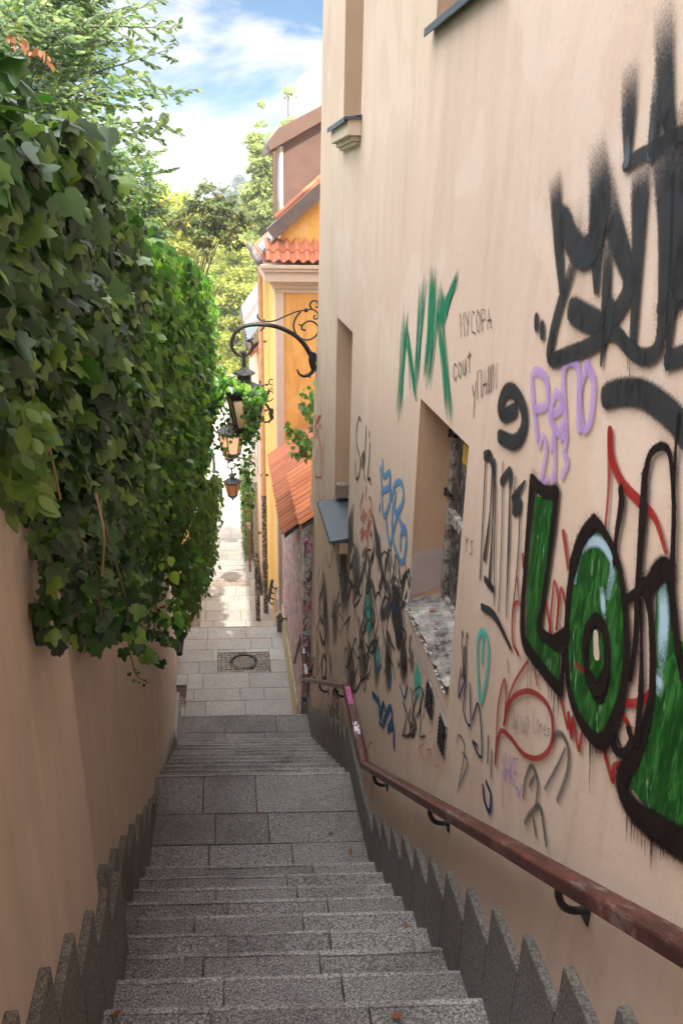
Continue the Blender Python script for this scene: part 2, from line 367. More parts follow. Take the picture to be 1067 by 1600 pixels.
paving('landing', -1.25, 0.78, 13.53, 15.42, Z4, MT['granite_l'], 0.38, 22, 0.35, 0.8, holes=(CB,))
yy, zz = 15.42, Z4
rr = random.Random(4)
for k, (dy, dz) in enumerate(((0.8, .17), (0.75, .17), (0.7, .17), (0.75, .17), (0.7, .17), (0.72, .17), (0.7, .18), (0.7, .18), (0.66, .18))):
    zz -= dz; paving('stair_tread', -1.45+0.25*(k > 4), 0.55, yy, yy+dy, zz, MT['granite_l'], dy*0.5, 30+k, 0.3, 0.7)
    yy += dy
def cobbles(name, x0, x1, y0, y1, z, s, seed, skip=None):
    rr = random.Random(seed); b = MB(); y = y0
    while y < y1-s*0.4:
        x = x0+rr.uniform(-0.3, 0)*s
        while x < x1-0.3*s:
            w = s*rr.uniform(0.8, 1.2); a, c = max(x, x0), min(x+w, x1)
            if not (skip and skip((a+c)/2, y+s/2)) and c-a > 0.01:
                dz = rr.uniform(-0.004, 0.004); b.box(a+0.004, c-0.004, y+0.004, min(y+s, y1)-0.004, z-0.05, z+dz)
            x += w
        y += s
    return shear(b.build(name, MT['cobble'], bevel=0.004, kind='structure'))
mc = (0.09, 11.13)
inr = lambda x, y: (x-mc[0])**2+(y-mc[1])**2 < 0.245**2
cobbles('cobble_square', *MH, Z3, 0.072, 3, inr)
cobbles('cobble_patch', *CB, Z4, 0.085, 4)
cobbles('cobble_patch', GR[0], GR[1], 9.92, 10.2, Z3, 0.08, 5)
cobbles('cobble_band', -0.55, 0.35, 16.35, 16.9, -8.04-0.34+0.012, 0.09, 6)
# manhole
mh = empty('manhole_cover', (mc[0], mc[1], Z3), 'round manhole cover with an iron ring in the cobbled square on the paved landing', 'manhole cover')
b = MB()
for q in range(4):
    a0 = q*math.pi/2+0.06; a1 = (q+1)*math.pi/2-0.06; n = 10; pr = []
    for j in range(n): t0 = a0+(a1-a0)*j/n; t1 = a0+(a1-a0)*(j+1)/n; b.hexa([(mc[0]+r*math.cos(t), mc[1]+r*math.sin(t), Z3+z) for z in (-0.05, 0.006) for (r, t) in ((0.205, t0), (0.24, t0), (0.24, t1), (0.205, t1))])
b.build('ring', MT['iron'], mh)
rr = random.Random(8); b = MB()
for i in range(-5, 6):
    for j in range(-5, 6):
        x, y = i*0.038, j*0.038
        if x*x+y*y < 0.185**2: b.box(mc[0]+x-0.016, mc[0]+x+0.016, mc[1]+y-0.016, mc[1]+y+0.016, Z3-0.05, Z3+rr.uniform(-0.004, 0.003))
b.build('lid', MT['cobble'], mh, bevel=0.003)
dg = empty('drain_grate', (-0.89, 10.35, Z3), 'small dark rusty drain grate beside the left wall', 'drain grate')
b = MB(); b.box(-0.965, -0.80, 10.22, 10.5, Z3-0.03, Z3-0.012); b.build('tray', MT['iron'], dg)
b = MB(); [b.box(-0.965+0.021*i, -0.955+0.021*i, 10.22, 10.5, Z3-0.012, Z3+0.003) for i in range(8)]; b.build('bars', simple('rust', (0.10, 0.045, 0.03), 0.8), dg)
# street at the bottom
ZS = zz-0.17
b = MB()
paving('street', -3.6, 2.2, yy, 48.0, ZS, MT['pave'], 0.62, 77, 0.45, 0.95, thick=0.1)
for (px, py) in ((346, 783), (335, 738), (383, 738)):
    q = onz(px, py, ZS); c = MB()
    c.lathe(q[0], q[1], [(0.10, ZS), (0.10, ZS+0.07), (0.06, ZS+0.10), (0.05, ZS+0.55), (0.065, ZS+0.57), (0.065, ZS+0.60), (0.045, ZS+0.62), (0.04, ZS+0.66), (0.055, ZS+0.70), (0.03, ZS+0.74), (0.0, ZS+0.75)], 12)
    o = c.build('bollard', MT['iron'], smooth=False)
    tag(o, {346: 'nearest dark iron bollard standing alone on the bright street slabs', 335: 'far bollard half behind the ivy edge on the bright street', 383: 'far bollard by the right wall foot on the bright street'}[px], 'bollard', 'iron bollards on the street below')

# ================================================================== RIGHT BUILDING
XW = 0.90
EDGE = [(-9.5, 9.02), (-5.19, 8.97), (-3.64, 8.58), (-2.07, 8.20), (-1.07, 7.88), (0.1, 7.78), (1.6, 7.68), (5.0, 7.66)]
def edge(z): return float(np.interp(z, [e[0] for e in EDGE], [e[1] for e in EDGE]))
OPEN = [(2.77, 3.56, -1.93, -0.85), (5.66, 6.48, -2.50, -0.86), (2.80, 3.66, 0.69, 2.3), (5.53, 6.33, 0.50, 2.3)]
rb = empty('building', (XW, 0, 0), 'tall peach plastered building covered in graffiti along the right of the steps', 'building')
b = MB()
ysb = sorted({-3.5, 1.0, 2.0, 4.4, 5.0, 7.0}|{v for o in OPEN for v in o[:2]}); zsb = sorted({z for z, _ in EDGE}|{v for o in OPEN for v in o[2:]})
idx = {}
def vid(y, z, k):
    if (k, z) not in idx: idx[(k, z)] = len(b.v); b.v.append((XW, edge(z) if k == 'e' else y, z))
    return idx[(k, z)]
ks = list(ysb)+['e']
for i in range(len(ks)-1):
    for j in range(len(zsb)-1):
        y0, y1 = ysb[i], (ysb[i+1] if i+1 < len(ysb) else 99); z0, z1 = zsb[j], zsb[j+1]
        if any(o[0] <= y0 and y1 <= o[1] and o[2] <= z0 and z1 <= o[3] for o in OPEN): continue
        b.f.append((vid(y0, z0, ks[i]), vid(y0, z1, ks[i]), vid(y1, z1, ks[i+1]), vid(y1, z0, ks[i+1])))
for (z0, y0), (z1, y1) in zip(EDGE, EDGE[1:]): b.quad((XW, y0, z0), (XW, y1, z1), (6, y1, z1), (6, y0, z0))
b.quad((XW, -3.5, -9.5), (6, -3.5, -9.5), (6, -3.5, 5), (XW, -3.5, 5)); b.quad((6, -3.5, -9.5), (6, 9.02, -9.5), (6, 7.66, 5), (6, -3.5, 5))
b.build('wall', MT['wall'], rb, recalc=False)
b = MB(); b.box(XW-0.35, 6.3, -3.8, 8.0, 5.0, 5.2); b.build('roof', MT['lead'], rb)
# reveals
DEP = [0.17, 0.17, 0.17, 0.17]
for (y0, y1, z0, z1), d in zip(OPEN, DEP):
    xi = XW+d; r = MB()
    r.quad((XW, y1, z0), (XW, y1, z1), (xi, y1, z1), (xi, y1, z0)); r.quad((XW, y0, z0), (xi, y0, z0), (xi, y0, z1), (XW, y0, z1))
    r.quad((XW, y0, z1), (xi, y0, z1), (xi, y1, z1), (XW, y1, z1)); r.quad((XW, y0, z0), (XW, y1, z0), (xi, y1, z0), (xi, y0, z0))
    r.build('window_reveal', MT['reveal'], rb, recalc=False)
# dirty poster layer for the near window
m = M('grimy_postered_shutter'); v = m.pos((1, 1, 0.6)); c = m.ramp(m.noise(v, 13, 8, 0.8, 1.5), [(0.42, (0.012, 0.011, 0.010)), (0.50, (0.05, 0.04, 0.035)), (0.55, (0.26, 0.24, 0.21)), (0.60, (0.10, 0.04, 0.03)), (0.68, (0.38, 0.38, 0.40))])
m.base(c); m.p(Roughness=0.55); m.bump(m.noise(v, 30, 4, 0.7), 0.7, 0.01); MT['poster'] = m.m
m = M('peeling_white_frame'); v = m.pos(); c = m.ramp(m.noise(v, 22, 6, 0.7), [(0.42, (0.10, 0.085, 0.07)), (0.52, (0.34, 0.31, 0.27)), (0.62, (0.45, 0.43, 0.40))])
m.base(c); m.p(Roughness=0.7); m.bump(m.noise(v, 60, 4, 0.7), 0.5, 0.005); MT['frame'] = m.m
def window(o, k, mat_pane, label=None):
    y0, y1, z0, z1 = o; xi = XW+0.165; f = MB(); w = 0.055
    f.box(xi, xi+0.05, y0, y0+w, z0, z1); f.box(xi, xi+0.05, y1-w, y1, z0, z1); f.box(xi, xi+0.05, y0+w, y1-w, z1-w, z1); f.box(xi, xi+0.05, y0+w, y1-w, z0, z0+w)
    zm = z0+(z1-z0)*0.47; f.box(xi-0.008, xi+0.05, y0+w, y1-w, zm-0.03, zm+0.03)
    fo = f.build('window', MT['frame'], rb, bevel=0.004)
    if label: fo['label'] = label
    MB().box(xi+0.02, xi+0.03, y0+w, y1-w, z0+w, z1-w).build('pane', mat_pane, fo)
    return fo
w1 = window(OPEN[0], 0, MT['poster'], 'small window with grimy postered panes')
for zc in (-1.02, -1.32):        # hinge straps on the near window
    h = MB(); h.box(XW+0.15, XW+0.167, 3.48, 3.55, zc-0.006, zc+0.006); h.tube([(XW+0.15, 3.545, zc-0.02), (XW+0.15, 3.545, zc+0.02)], 0.006, 8); h.build('hinge', MT['iron'], w1)
MB().box(XW+0.178, XW+0.186, 3.32, 3.40, -1.12, -1.03).build('sticker', simple('yellow_sticker', (0.65, 0.42, 0.05)), w1)
for k in (1, 2, 3): window(OPEN[k], k, MT['glassdark'])
# near window sill of worn plaster, sloping out
m = M('worn_lime_sill'); v = m.pos(); c = m.ramp(m.noise(v, 9, 8, 0.75), [(0.36, (0.04, 0.035, 0.03)), (0.48, (0.26, 0.235, 0.21)), (0.64, (0.52, 0.49, 0.45))])
c = m.mix(m.ramp(m.noise(v, 60, 3, 0.7), [(0.62, 0.0), (0.7, 0.7)]), c, (0.05, 0.045, 0.04)); m.base(c); m.p(Roughness=0.9); m.bump(m.noise(v, 35, 6, 0.7), 0.9, 0.02); MT['sill'] = m.m
s = MB(); n = 26; rr = random.Random(2); top = []; outp = []
for i in range(n+1):
    y = 2.77+0.79*i/n; xo = XW-0.022+rr.uniform(-0.009, 0.009); top.append((XW+0.165, y, -1.90+rr.uniform(-0.003, 0.003))); outp.append((xo, y, -1.925+rr.uniform(-0.01, 0.006)))
for i in range(n):
    s.quad(top[i], top[i+1], outp[i+1], outp[i]); a, c_ = outp[i], outp[i+1]; s.quad(a, c_, (XW+0.0, c_[1], -1.985+rr.uniform(-0.012, 0.012)), (XW+0.0, a[1], -1.985+rr.uniform(-0.012, 0.012)))
s.build('window_sill', MT['sill'], rb, recalc=False)
rr = random.Random(5); s = MB()
for i in range(60):
    y = rr.uniform(2.78, 3.55); z = -1.94+rr.uniform(-0.035, 0.008); r_ = rr.uniform(0.0015, 0.005); x = XW-0.014
    s.hexa([(x+rr.uniform(-1, 1)*r_+dx*r_, y+dy*r_*1.6, z+dz*r_) for dz in (-1, 1) for dx, dy in ((-1, -1), (1, -1), (1, 1), (-1, 1))])
s.build('broken_sill_edge', simple('white_lime', (0.52, 0.49, 0.46), 0.9), rb)
for (x, y, s_) in ((0.985, 3.40, .014), (0.955, 3.22, .008)):
    MB().box(x-s_, x+s_, y-s_*.8, y+s_, -1.92, -1.908+s_*.6).build('rubble', simple('brick_crumb', (0.30, 0.17, 0.13), 0.9), rb, bevel=0.003)
# metal sills
def sheet_sill(y0, y1, zt, xo, parent=rb, cyf=0.04):
    o = MB(); t = 0.008
    o.hexa([(xo, y0-cyf, zt-0.045-t), (XW+0.17, y0-cyf, zt-t), (XW+0.17, y1+cyf, zt-t), (xo, y1+cyf, zt-0.045-t), (xo, y0-cyf, zt-0.045), (XW+0.17, y0-cyf, zt), (XW+0.17, y1+cyf, zt), (xo, y1+cyf, zt-0.045)])
    o.box(xo-0.006, xo, y0-cyf, y1+cyf, zt-0.075, zt-0.043); o.box(xo, XW, y0-cyf-0.006, y0-cyf, zt-0.06, zt-0.043)
    so = o.build('window_sill', MT['sheet'], parent, bevel=0.002)
    c = MB(); c.box(xo+0.02, XW, y0-.03, y1, zt-0.15, zt-0.056); c.box(xo+0.055, XW, y0+0.0, y1-0.03, zt-0.18, zt-0.15); c.box(xo+0.075, XW, y0+0.02, y1-0.05, zt-0.20, zt-0.18)
    return so, c
so, c = sheet_sill(5.66, 6.48, -2.44, 0.755); c2 = MB(); c2.box(0.83, XW, 5.62, 6.40, -2.60, -2.50); c2.build('sill_block', MT['reveal'], rb, bevel=0.004)
MB().box(XW+0.01, XW+0.16, 6.40, 6.475, -2.435, -2.28).build('sill_mortar', simple('mortar', (0.27, 0.20, 0.16), 0.95, 0, .4, 25, .8), rb, bevel=0.02)
so, c = sheet_sill(5.53, 6.33, 0.565, 0.79); c.build('sill_block', MT['cornice'], rb, bevel=0.003)
so, c = sheet_sill(2.80, 3.66, 0.735, 0.865)
# vents
for (y0, y1, z0, z1) in ((2.965, 3.10, -2.27, -2.10), (2.74, 2.86, -2.30, -2.12)):
    f = MB(); f.box(XW-0.006, XW, y0, y1, z0, z1); vo = f.build('vent_grille', MT['frame'], rb, bevel=0.002)
    f = MB(); f.box(XW-0.009, XW-0.006, y0+0.012, y1-0.012, z0+0.012, z1-0.012)
    for i in range(7):
        a = z0+0.02+i*(z1-z0-0.04)/6.5; f.box(XW-0.014, XW-0.009, y0+0.014, y1-0.014, a, a+0.006)
    for i in range(5):
        a = y0+0.02+i*(y1-y0-0.04)/4.5; f.box(XW-0.013, XW-0.009, a, a+0.005, z0+0.014, z1-0.014)
    f.build('mesh', MT['iron'], vo)
# stepped skirting slabs, right
def skirt(parent, side, x0, x1, k0, k1, up=0.5, z_of=None, y_of=None, run=0.25, rise=0.17):
    rr = random.Random(k0*7+side)
    for k in range(k0, k1):
        ya, yb = y_of(k), y_of(k+1); zt = z_of(k)+rr.uniform(-0.008, 0.008); s = MB()
        s.box(x0, x1, ya+0.002, yb-0.002, zt-up-0.5, zt); s.build('skirting_slab', MT['granite_p'], parent, bevel=0.003)
tipz = lambda y: -2.02-0.705*(y-1.57)
skirt(rb, 1, 0.868, XW, -4, 11, y_of=lambda k: 1.72+0.262*(k-1), z_of=lambda k: tipz(1.72+0.262*k)-0.02)
s = MB(); s.box(0.868, XW, 1.72+0.262*10+0.002, 5.30, -4.9, -4.02); s.build('skirting_slab', MT['granite_p'], rb, bevel=0.003)
skirt(rb, 1, 0.868, XW, 0, 10, y_of=lambda k: 5.31+0.265*k, z_of=lambda k: -4.19-0.169*k)
s = MB(); s.box(0.868, XW, 7.962, 8.85, -6.7, -5.86); s.build('skirting_slab', MT['granite_p'], rb, bevel=0.003)

# ================================================================== HANDRAIL (right)
def rail(name, label, pts, w=0.062, h=0.045, chips=True):
    root = empty(name, tuple(pts[0]), label, 'handrail'); P = [np.array(p, float) for p in pts]; b = MB()
    for a, c in zip(P, P[1:]):
        d = (c-a)/np.linalg.norm(c-a); ex = np.array([1, 0, 0.]); n_ = np.cross(ex, d); n_ /= np.linalg.norm(n_)
        if n_[2] < 0: n_ = -n_
        a2, c2 = a-d*0.012, c+d*0.012
        prof = [(-w/2, -h*0.5), (w/2, -h*0.5), (w/2, h*0.35), (w*0.28, h*0.5), (-w*0.28, h*0.5), (-w/2, h*0.3)]
        i = len(b.v)
        for q in (a2, c2): b.v += [tuple(q+ex*u+n_*t) for u, t in prof]
        m_ = len(prof); b.f.append(tuple(range(i, i+m_))[::-1]); b.f.append(tuple(range(i+m_, i+2*m_)))
        for j in range(m_): k = (j+1) % m_; b.f.append((i+j, i+k, i+m_+k, i+m_+j))
    b.build('rail', MT['railpaint'], root, bevel=0.003); return root
m = M('worn_maroon_rail'); v = m.pos((1, 0.35, 0.35)); g = m.n('ShaderNodeNewGeometry')
c = m.ramp(m.noise(v, 30, 6, 0.7), [(0.3, (0.035, 0.013, 0.011)), (0.55, (0.085, 0.026, 0.021)), (0.75, (0.17, 0.035, 0.027))])
wn = m.noise(m.pos((1.5, 0.35, 0.5)), 16, 8, 0.75); c = m.mix(m.ramp(wn, [(0.54, 0.0), (0.62, 0.6)]), c, (0.22, 0.17, 0.15)); m.base(c); m.bsdf.inputs['Specular IOR Level'].default_value = 0.3
m.p(Roughness=0.42); m.bump(wn, 0.5, 0.004); MT['railpaint'] = m.m
m = M('sticker_paint'); v = m.pos(); c = m.ramp(m.noise(v, 45, 5, 0.8), [(0.38, (0.03, 0.03, 0.05)), (0.46, (0.35, 0.10, 0.25)), (0.54, (0.6, 0.6, 0.66)), (0.64, (0.15, 0.18, 0.3))]); m.base(c); MT['stick'] = m.m
XRL = 0.81
RP = [(XRL, -0.6, -0.155), (XRL, 4.18, -3.49), (XRL, 4.87, -3.33-0.03), (XRL, 8.03, -5.34), (XRL, 8.47, -4.98-0.2), (XRL, 9.45, -6.05)]
RP = [(XRL, -0.6, -0.22), (XRL, 4.16, -3.47), (XRL, 4.98, -3.41), (XRL, 7.95, -5.31), (XRL, 8.60, -5.12), (XRL, 9.50, -6.05)]
hr = rail('handrail', 'worn maroon handrail on black brackets following the steps along the right wall', RP)
def bracket(root, x, y, z, xw, yo=0.0, r=0.011):
    b = MB(); pts = smoothline([(x, y, z-0.02), (x+0.002, y, z-0.065), (x+0.02, y+yo, z-0.105), (x+0.05, y+yo, z-0.125), (xw, y+yo, z-0.128)], 4)
    b.tube(pts, r, 8); b.box(xw-0.006, xw, y+yo-0.02, y+yo+0.02, z-0.165, z-0.095); b.build('bracket', MT['iron'], root)
def railz(y):
    return float(np.interp(y, [p[1] for p in RP], [p[2] for p in RP]))
for y in (0.3, 1.44, 2.62, 3.83, 5.55, 6.65, 8.2, 9.3): bracket(hr, XRL, y, railz(y), XW if y < 8.9 else 0.8+0.02, 0.0)
for (y0, y1, w_) in ((4.25, 4.48, .02), (4.62, 4.72, .02)):
    pass

# ================================================================== LEFT GARDEN WALL
lw = empty('garden_wall', (-0.56, 0, 0), 'tan plastered garden wall left of the steps below the ivy', 'wall')
b = MB()
b.box(-1.0, -0.56, -3.5, 2.37, -9.5, 0.05); b.build('pier', MT['wall_left'], lw, bevel=0.008)
b = MB(); pts = [(-0.695, 2.37), (-0.685, 5.5), (-0.76, 8.35), (-1.1, 8.35), (-1.1, 2.37)]
zt_ = lambda y: -0.1-0.12*max(0, y-3)
i = len(b.v); n = len(pts)
b.v += [(x, y, -9.5) for x, y in pts]+[(x, y, zt_(y)) for x, y in pts]
b.f.append(tuple(range(n))); b.f.append(tuple(range(2*n-1, n-1, -1)))
for k in range(n): j = (k+1) % n; b.f.append((k, j, n+j, n+k))
b.build('wall', MT['wall_left'], lw)
tl = lambda y: -2.50-0.72*(y-2.40)
skirt(lw, 2, -0.56, -0.53, -4, 3, y_of=lambda k: 2.40-0.262*(2-k)-0.0, z_of=lambda k: tl(2.40-0.262*(1-k)-0.0)+0.0)
for k in range(0, 8):
    ya = 2.42+0.29*k; yb = ya+0.29; s = MB(); z = -2.78-0.19*k; xa = -0.655
    s.box(-0.70, -0.655, ya+0.002, yb-0.002, z-1.1, z); s.build('skirting_slab', MT['granite_p'], lw, bevel=0.003)
s = MB(); s.hexa([(-0.75, 4.742, -6.0), (-0.65, 4.742, -6.0), (-0.70, 7.2, -6.6), (-0.80, 7.2, -6.6), (-0.75, 4.742, -4.17), (-0.65, 4.742, -4.17), (-0.70, 7.2, -5.36), (-0.80, 7.2, -5.36)]); s.build('skirting_slab', MT['granite_p'], lw, bevel=0.003)
s = MB(); s.hexa([(-0.80, 7.2, -7.0), (-0.69, 7.2, -7.0), (-0.74, 8.5, -7.0), (-0.85, 8.5, -7.0), (-0.80, 7.2, -5.45), (-0.69, 7.2, -5.45), (-0.74, 8.5, -5.75), (-0.85, 8.5, -5.75)]); s.build('skirting_slab', MT['granite_l'], lw, bevel=0.003)
# lower house on the left, beyond the ivy
lh = empty('house', (-1.05, 8.4, 0), 'pale wall of the lower left house with its foot in the sun beyond the ivy', 'house')
MB().box(-3.0, -0.97, 8.4, 12.6, -9.8, -3.2).build('wall', MT['pink'], lh)
MB().box(-3.2, -1.22, 12.6, 22.5, -11, -5.0).build('lower_wall', MT['yellow'], lh)
MB().box(-0.97, -0.955, 8.45, 9.9, -7.4, -6.35).build('plinth', MT['granite_l'], lh)
for i, (y, lab) in enumerate(((11.3, 'brown drainpipe with a black curved shoe at the foot of the left house'),)):
    dp = empty('drainpipe', (-0.9, y, Z3), lab, 'drainpipe'); b = MB()
    x = -0.90; b.tube([(x, y, -4.2), (x, y, -6.42)], 0.042, 12); b.build('pipe', simple('brown_pipe', (0.17, 0.10, 0.08), 0.5), dp, smooth=True)
    b = MB(); b.tube(smoothline([(x, y, -6.40), (x, y, -6.60), (x-0.01, y-0.05, -6.70), (x-0.03, y-0.22, -6.78)], 5), 0.05, 12); b.build('shoe', MT['iron'], dp, smooth=True)
# ================================================================== LEAN-TO with tiled roofs (right, beyond the tall building)
m = M('graffiti_smeared_plaster'); v = m.pos((1, 1.6, 0.42)); v2 = m.pos((1, 2.0, 0.7))
base_ = m.mix(m.ramp(m.noise(v, 3, 5, 0.6), [(0.35, 0.0), (0.65, 1.0)]), (0.78, 0.74, 0.70), (0.62, 0.50, 0.43))
for col, sc, lo, off in (((0.70, 0.10, 0.08), 5.1, .53, 0.0), ((0.06, 0.16, 0.22), 6.3, .545, 3.0), ((0.75, 0.35, 0.45), 4.0, .56, 7.0), ((0.20, 0.12, 0.26), 7.1, .54, 12.0), ((0.04, 0.035, 0.035), 9.5, .55, 20.0), ((0.30, 0.6, 0.62), 4.4, .60, 29.0)):
    mp = m.n('ShaderNodeMapping'); m.l(v2, mp.inputs[0]); mp.inputs['Location'].default_value = (off, off, off)
    base_ = m.mix(m.ramp(m.noise(mp.outputs[0], sc, 5, 0.6, 1.6), [(lo, 0.0), (lo+0.035, 0.85)]), base_, col)
zz_ = m.n('ShaderNodeSeparateXYZ'); m.l(m.pos(), zz_.inputs[0])
base_ = m.mix(m.math('MULTIPLY', m.ramp(m.math('MULTIPLY_ADD', zz_.outputs[2], -0.8), [(0.0, 0.0), (1.0, 1.0)]), 0.0), base_, (0.4, 0.4, 0.1))
m.base(base_); m.p(Roughness=0.85); m.bump(m.noise(m.pos(), 20, 5, 0.6), 0.4, 0.008); MT['scrawled'] = m.m
m = M('mossy_wall_foot'); v = m.pos((1, 1, 0.25)); c = m.ramp(m.noise(v, 10, 6, 0.7), [(0.35, (0.28, 0.26, 0.10)), (0.5, (0.50, 0.46, 0.26)), (0.65, (0.58, 0.52, 0.44))]); m.base(c); m.p(Roughness=0.9); MT['moss'] = m.m
def tilemat(name, c1, c2, c3):
    m = M(name); v = m.pos(); g = m.n('ShaderNodeNewGeometry')
    c = m.mix(g.outputs['Random Per Island'], c1, c2); c = m.mix(m.ramp(m.noise(v, 9, 6, 0.7), [(0.55, 0.0), (0.68, 0.6)]), c, c3)
    m.base(c); m.p(Roughness=0.75); m.bump(m.noise(v, 60, 3), 0.3, 0.004); return m.m
MT['tile'] = tilemat('clay_tile', (0.50, 0.165, 0.075), (0.36, 0.115, 0.055), (0.22, 0.13, 0.10))
MT['tile2'] = tilemat('bright_clay_tile', (0.66, 0.21, 0.09), (0.56, 0.165, 0.07), (0.40, 0.17, 0.11))
lt = empty('lean_to', (0.78, 9.0, -7.0), 'low graffiti covered lean-to with orange pantile roof between the peach building and the yellow house', 'lean-to')
b = MB(); b.hexa([(0.80, 9.00, -9.5), (1.9, 9.00, -9.5), (1.9, 12.1, -9.5), (0.80, 12.1, -9.5), (0.80, 8.2, -3.62), (1.9, 8.2, -3.2), (1.9, 12.1, -3.2), (0.80, 12.1, -4.0)])
b.build('wall', MT['scrawled'], lt)
MB().box(0.782, 0.80, 9.05, 12.0, -7.1, -6.45).build('mossy_plinth', MT['moss'], lt, bevel=0.004)
def pantile(name, ye0, ye1, xe, ze, slope, length, rib, mat, parent, courses=3, sag=0.0, amp=0.022, flip=False):
    """ribs run up the slope (+x); eave parallel to y"""
    nr = max(1, round((ye1-ye0)/rib)); rib = (ye1-ye0)/nr; cl = length/courses; cs, sn = math.cos(slope), math.sin(slope); b = MB()
    rr = random.Random(3)
    for c in range(courses):
        for r in range(nr):
            ya = ye0+r*rib; s0 = c*cl-(0.03 if c else 0); s1 = (c+1)*cl; lift = 0.012+rr.uniform(-0.002, 0.003); jj = rr.uniform(-0.006, 0.006); K = 6
            i = len(b.v)
            for (s_, lf) in ((s0+jj, lift+0.012), (s1, lift)):
                for k in range(K+1):
                    t = k/K; h = amp*math.sin(t*math.pi)*1.0 if t < 0.7 else amp*math.sin(0.7*math.pi)*(1-(t-0.7)/0.3)-0.004
                    h = amp*math.sin(min(t/0.72, 1)*math.pi) - (0.006 if t > 0.72 else 0)
                    b.v.append((xe+s_*cs-(h+lf)*sn, ya+t*rib, ze+s_*sn+(h+lf)*cs))
            for k in range(K): b.f.append((i+k, i+k+1, i+K+2+k, i+K+1+k))
            j = len(b.v)
            for k in range(K+1): x, y, z = b.v[i+k]; b.v.append((x+0.012*sn, y, z-0.012*cs))
            for k in range(K): b.f.append((i+k, j+k, j+k+1, i+k+1))
    o = b.build(name, mat, parent, recalc=False)
    u = MB(); u.hexa([(xe+0.02, ye0, ze-0.03), (xe+length*cs, ye0, ze+length*sn-0.03), (xe+length*cs, ye1, ze+length*sn-0.03), (xe+0.02, ye1, ze-0.03), (xe+0.02, ye0, ze+0.004), (xe+length*cs, ye0, ze+length*sn+0.004), (xe+length*cs, ye1, ze+length*sn+0.004), (xe+0.02, ye1, ze+0.004)])
    u.build('roof_boards', MT['bark'], parent); return o
pantile('tile_roof', 8.80, 12.06, 0.60, -3.80, R(38), 1.6, 0.13, MT['tile'], lt, 5, amp=0.036)
pantile('tile_roof', 8.12, 9.95, 0.75, -3.40, R(33), 1.1, 0.15, MT['tile2'], lt, 1, amp=0.028)
lb = MB(); lb.tube([(0.84, 8.75, -4.05), (0.84, 8.75, -4.25)], 0.07, 10); lb.build('wall_lamp', MT['cornice'], lt)
# ================================================================== YELLOW HOUSE
yh = empty('house', (0.76, 12.1, -7.0), 'orange and yellow plastered house with pantile eave and copper dormer beyond the lean-to', 'house')
MB().box(0.78, 4.0, 12.1, 12.12, -10.5, -1.22).build('end_wall', MT['orange'], yh)
MB().box(0.76, 4.0, 12.122, 17.2, -11.0, -1.22).build('wall', MT['yellow'], yh)
b = MB(); b.box(0.735, 0.86, 12.06, 12.4, -11, -1.25); b.build('corner_pilaster', MT['cornice'], yh, bevel=0.004)
MB().box(0.70, 0.88, 12.02, 12.45, -7.4, -6.78).build('pilaster_base', MT['lead'], yh, bevel=0.006)
MB().box(0.72, 0.76, 12.45, 13.1, -8.8, -6.6).build('plinth', MT['granite_l'], yh)
# cornice mouldings, profile swept along the end and round to the street side
def cornice(prof, y, x, z, xe, ye, mat, parent):
    b = MB()
    for (out, za, zb) in prof: b.box(x-out, xe, y-out, ye, z+za, z+zb)
    return b.build('cornice', mat, parent, bevel=0.006)
cornice([(0.05, -0.33, -0.27), (0.08, -0.268, -0.21), (0.11, -0.208, -0.16), (0.20, -0.158, -0.02), (0.235, -0.018, 0.03), (0.26, 0.032, 0.085)], 12.12, 0.77, -0.92, 4.0, 17.0, MT['cornice'], yh)
# eave pantiles facing the camera
def pantile_y(name, xa, xb, y0, z0, slope, length, rib, mat, parent, courses=2, amp=0.03):
    n = max(1, round((xb-xa)/rib)); rib = (xb-xa)/n; cs, sn = math.cos(slope), math.sin(slope); b = MB(); rr = random.Random(9); cl = length/courses; K = 8
    for c in range(courses):
        for r in range(n):
            xx = xa+r*rib; s0 = c*cl-(0.03 if c else 0); s1 = (c+1)*cl; lf0 = 0.03+rr.uniform(-.003, .003); i = len(b.v)
            for (s_, lf) in ((s0, lf0), (s1, 0.012)):
                for k in range(K+1):
                    t = k/K; h = amp*math.sin(t*2*math.pi); b.v.append((xx+t*rib, y0+s_*cs-(h+lf)*sn, z0+s_*sn+(h+lf)*cs))
            for k in range(K): b.f.append((i+k, i+k+1, i+K+2+k, i+K+1+k))
            j = len(b.v)
            for k in range(K+1): x, y, z = b.v[i+k]; b.v.append((x, y+0.012*sn, z-0.016*cs))
            for k in range(K): b.f.append((i+k, j+k, j+k+1, i+k+1))
    return b.build(name, mat, parent, recalc=False)
pantile_y('tile_roof', 0.60, 2.3, 11.86, -0.80, R(35), 0.52, 0.145, MT['tile'], yh)
# gable upstand with flashing, behind the tile skirt
b = MB(); b.prism([(0.86, 12.25, -0.85), (0.86, 12.25, -0.40), (1.5, 12.25, 0.16), (2.6, 12.25, 1.1), (2.6, 12.25, -0.85)], (0, 0.12, 0)); b.build('gable_wall', MT['orange'], yh)
b = MB(); b.hexa([(0.74, 12.14, -0.50), (2.5, 12.14, 1.00), (2.5, 12.30, 1.00), (0.74, 12.30, -0.50), (0.62, 12.13, -0.36), (2.5, 12.13, 1.22), (2.5, 12.32, 1.22), (0.62, 12.32, -0.36)]); b.build('verge_flashing', MT['lead'], yh, bevel=0.004)
rr = random.Random(6); b = MB()
for i in range(9):
    x = 0.78+i*0.2; z = -0.24+(x-0.74)*0.845; b.tube([(x, 12.24, z), (x+0.22, 12.24, z+0.19)], [0.062, 0.05], 8)
b.build('verge_tiles', MT['tile'], yh)
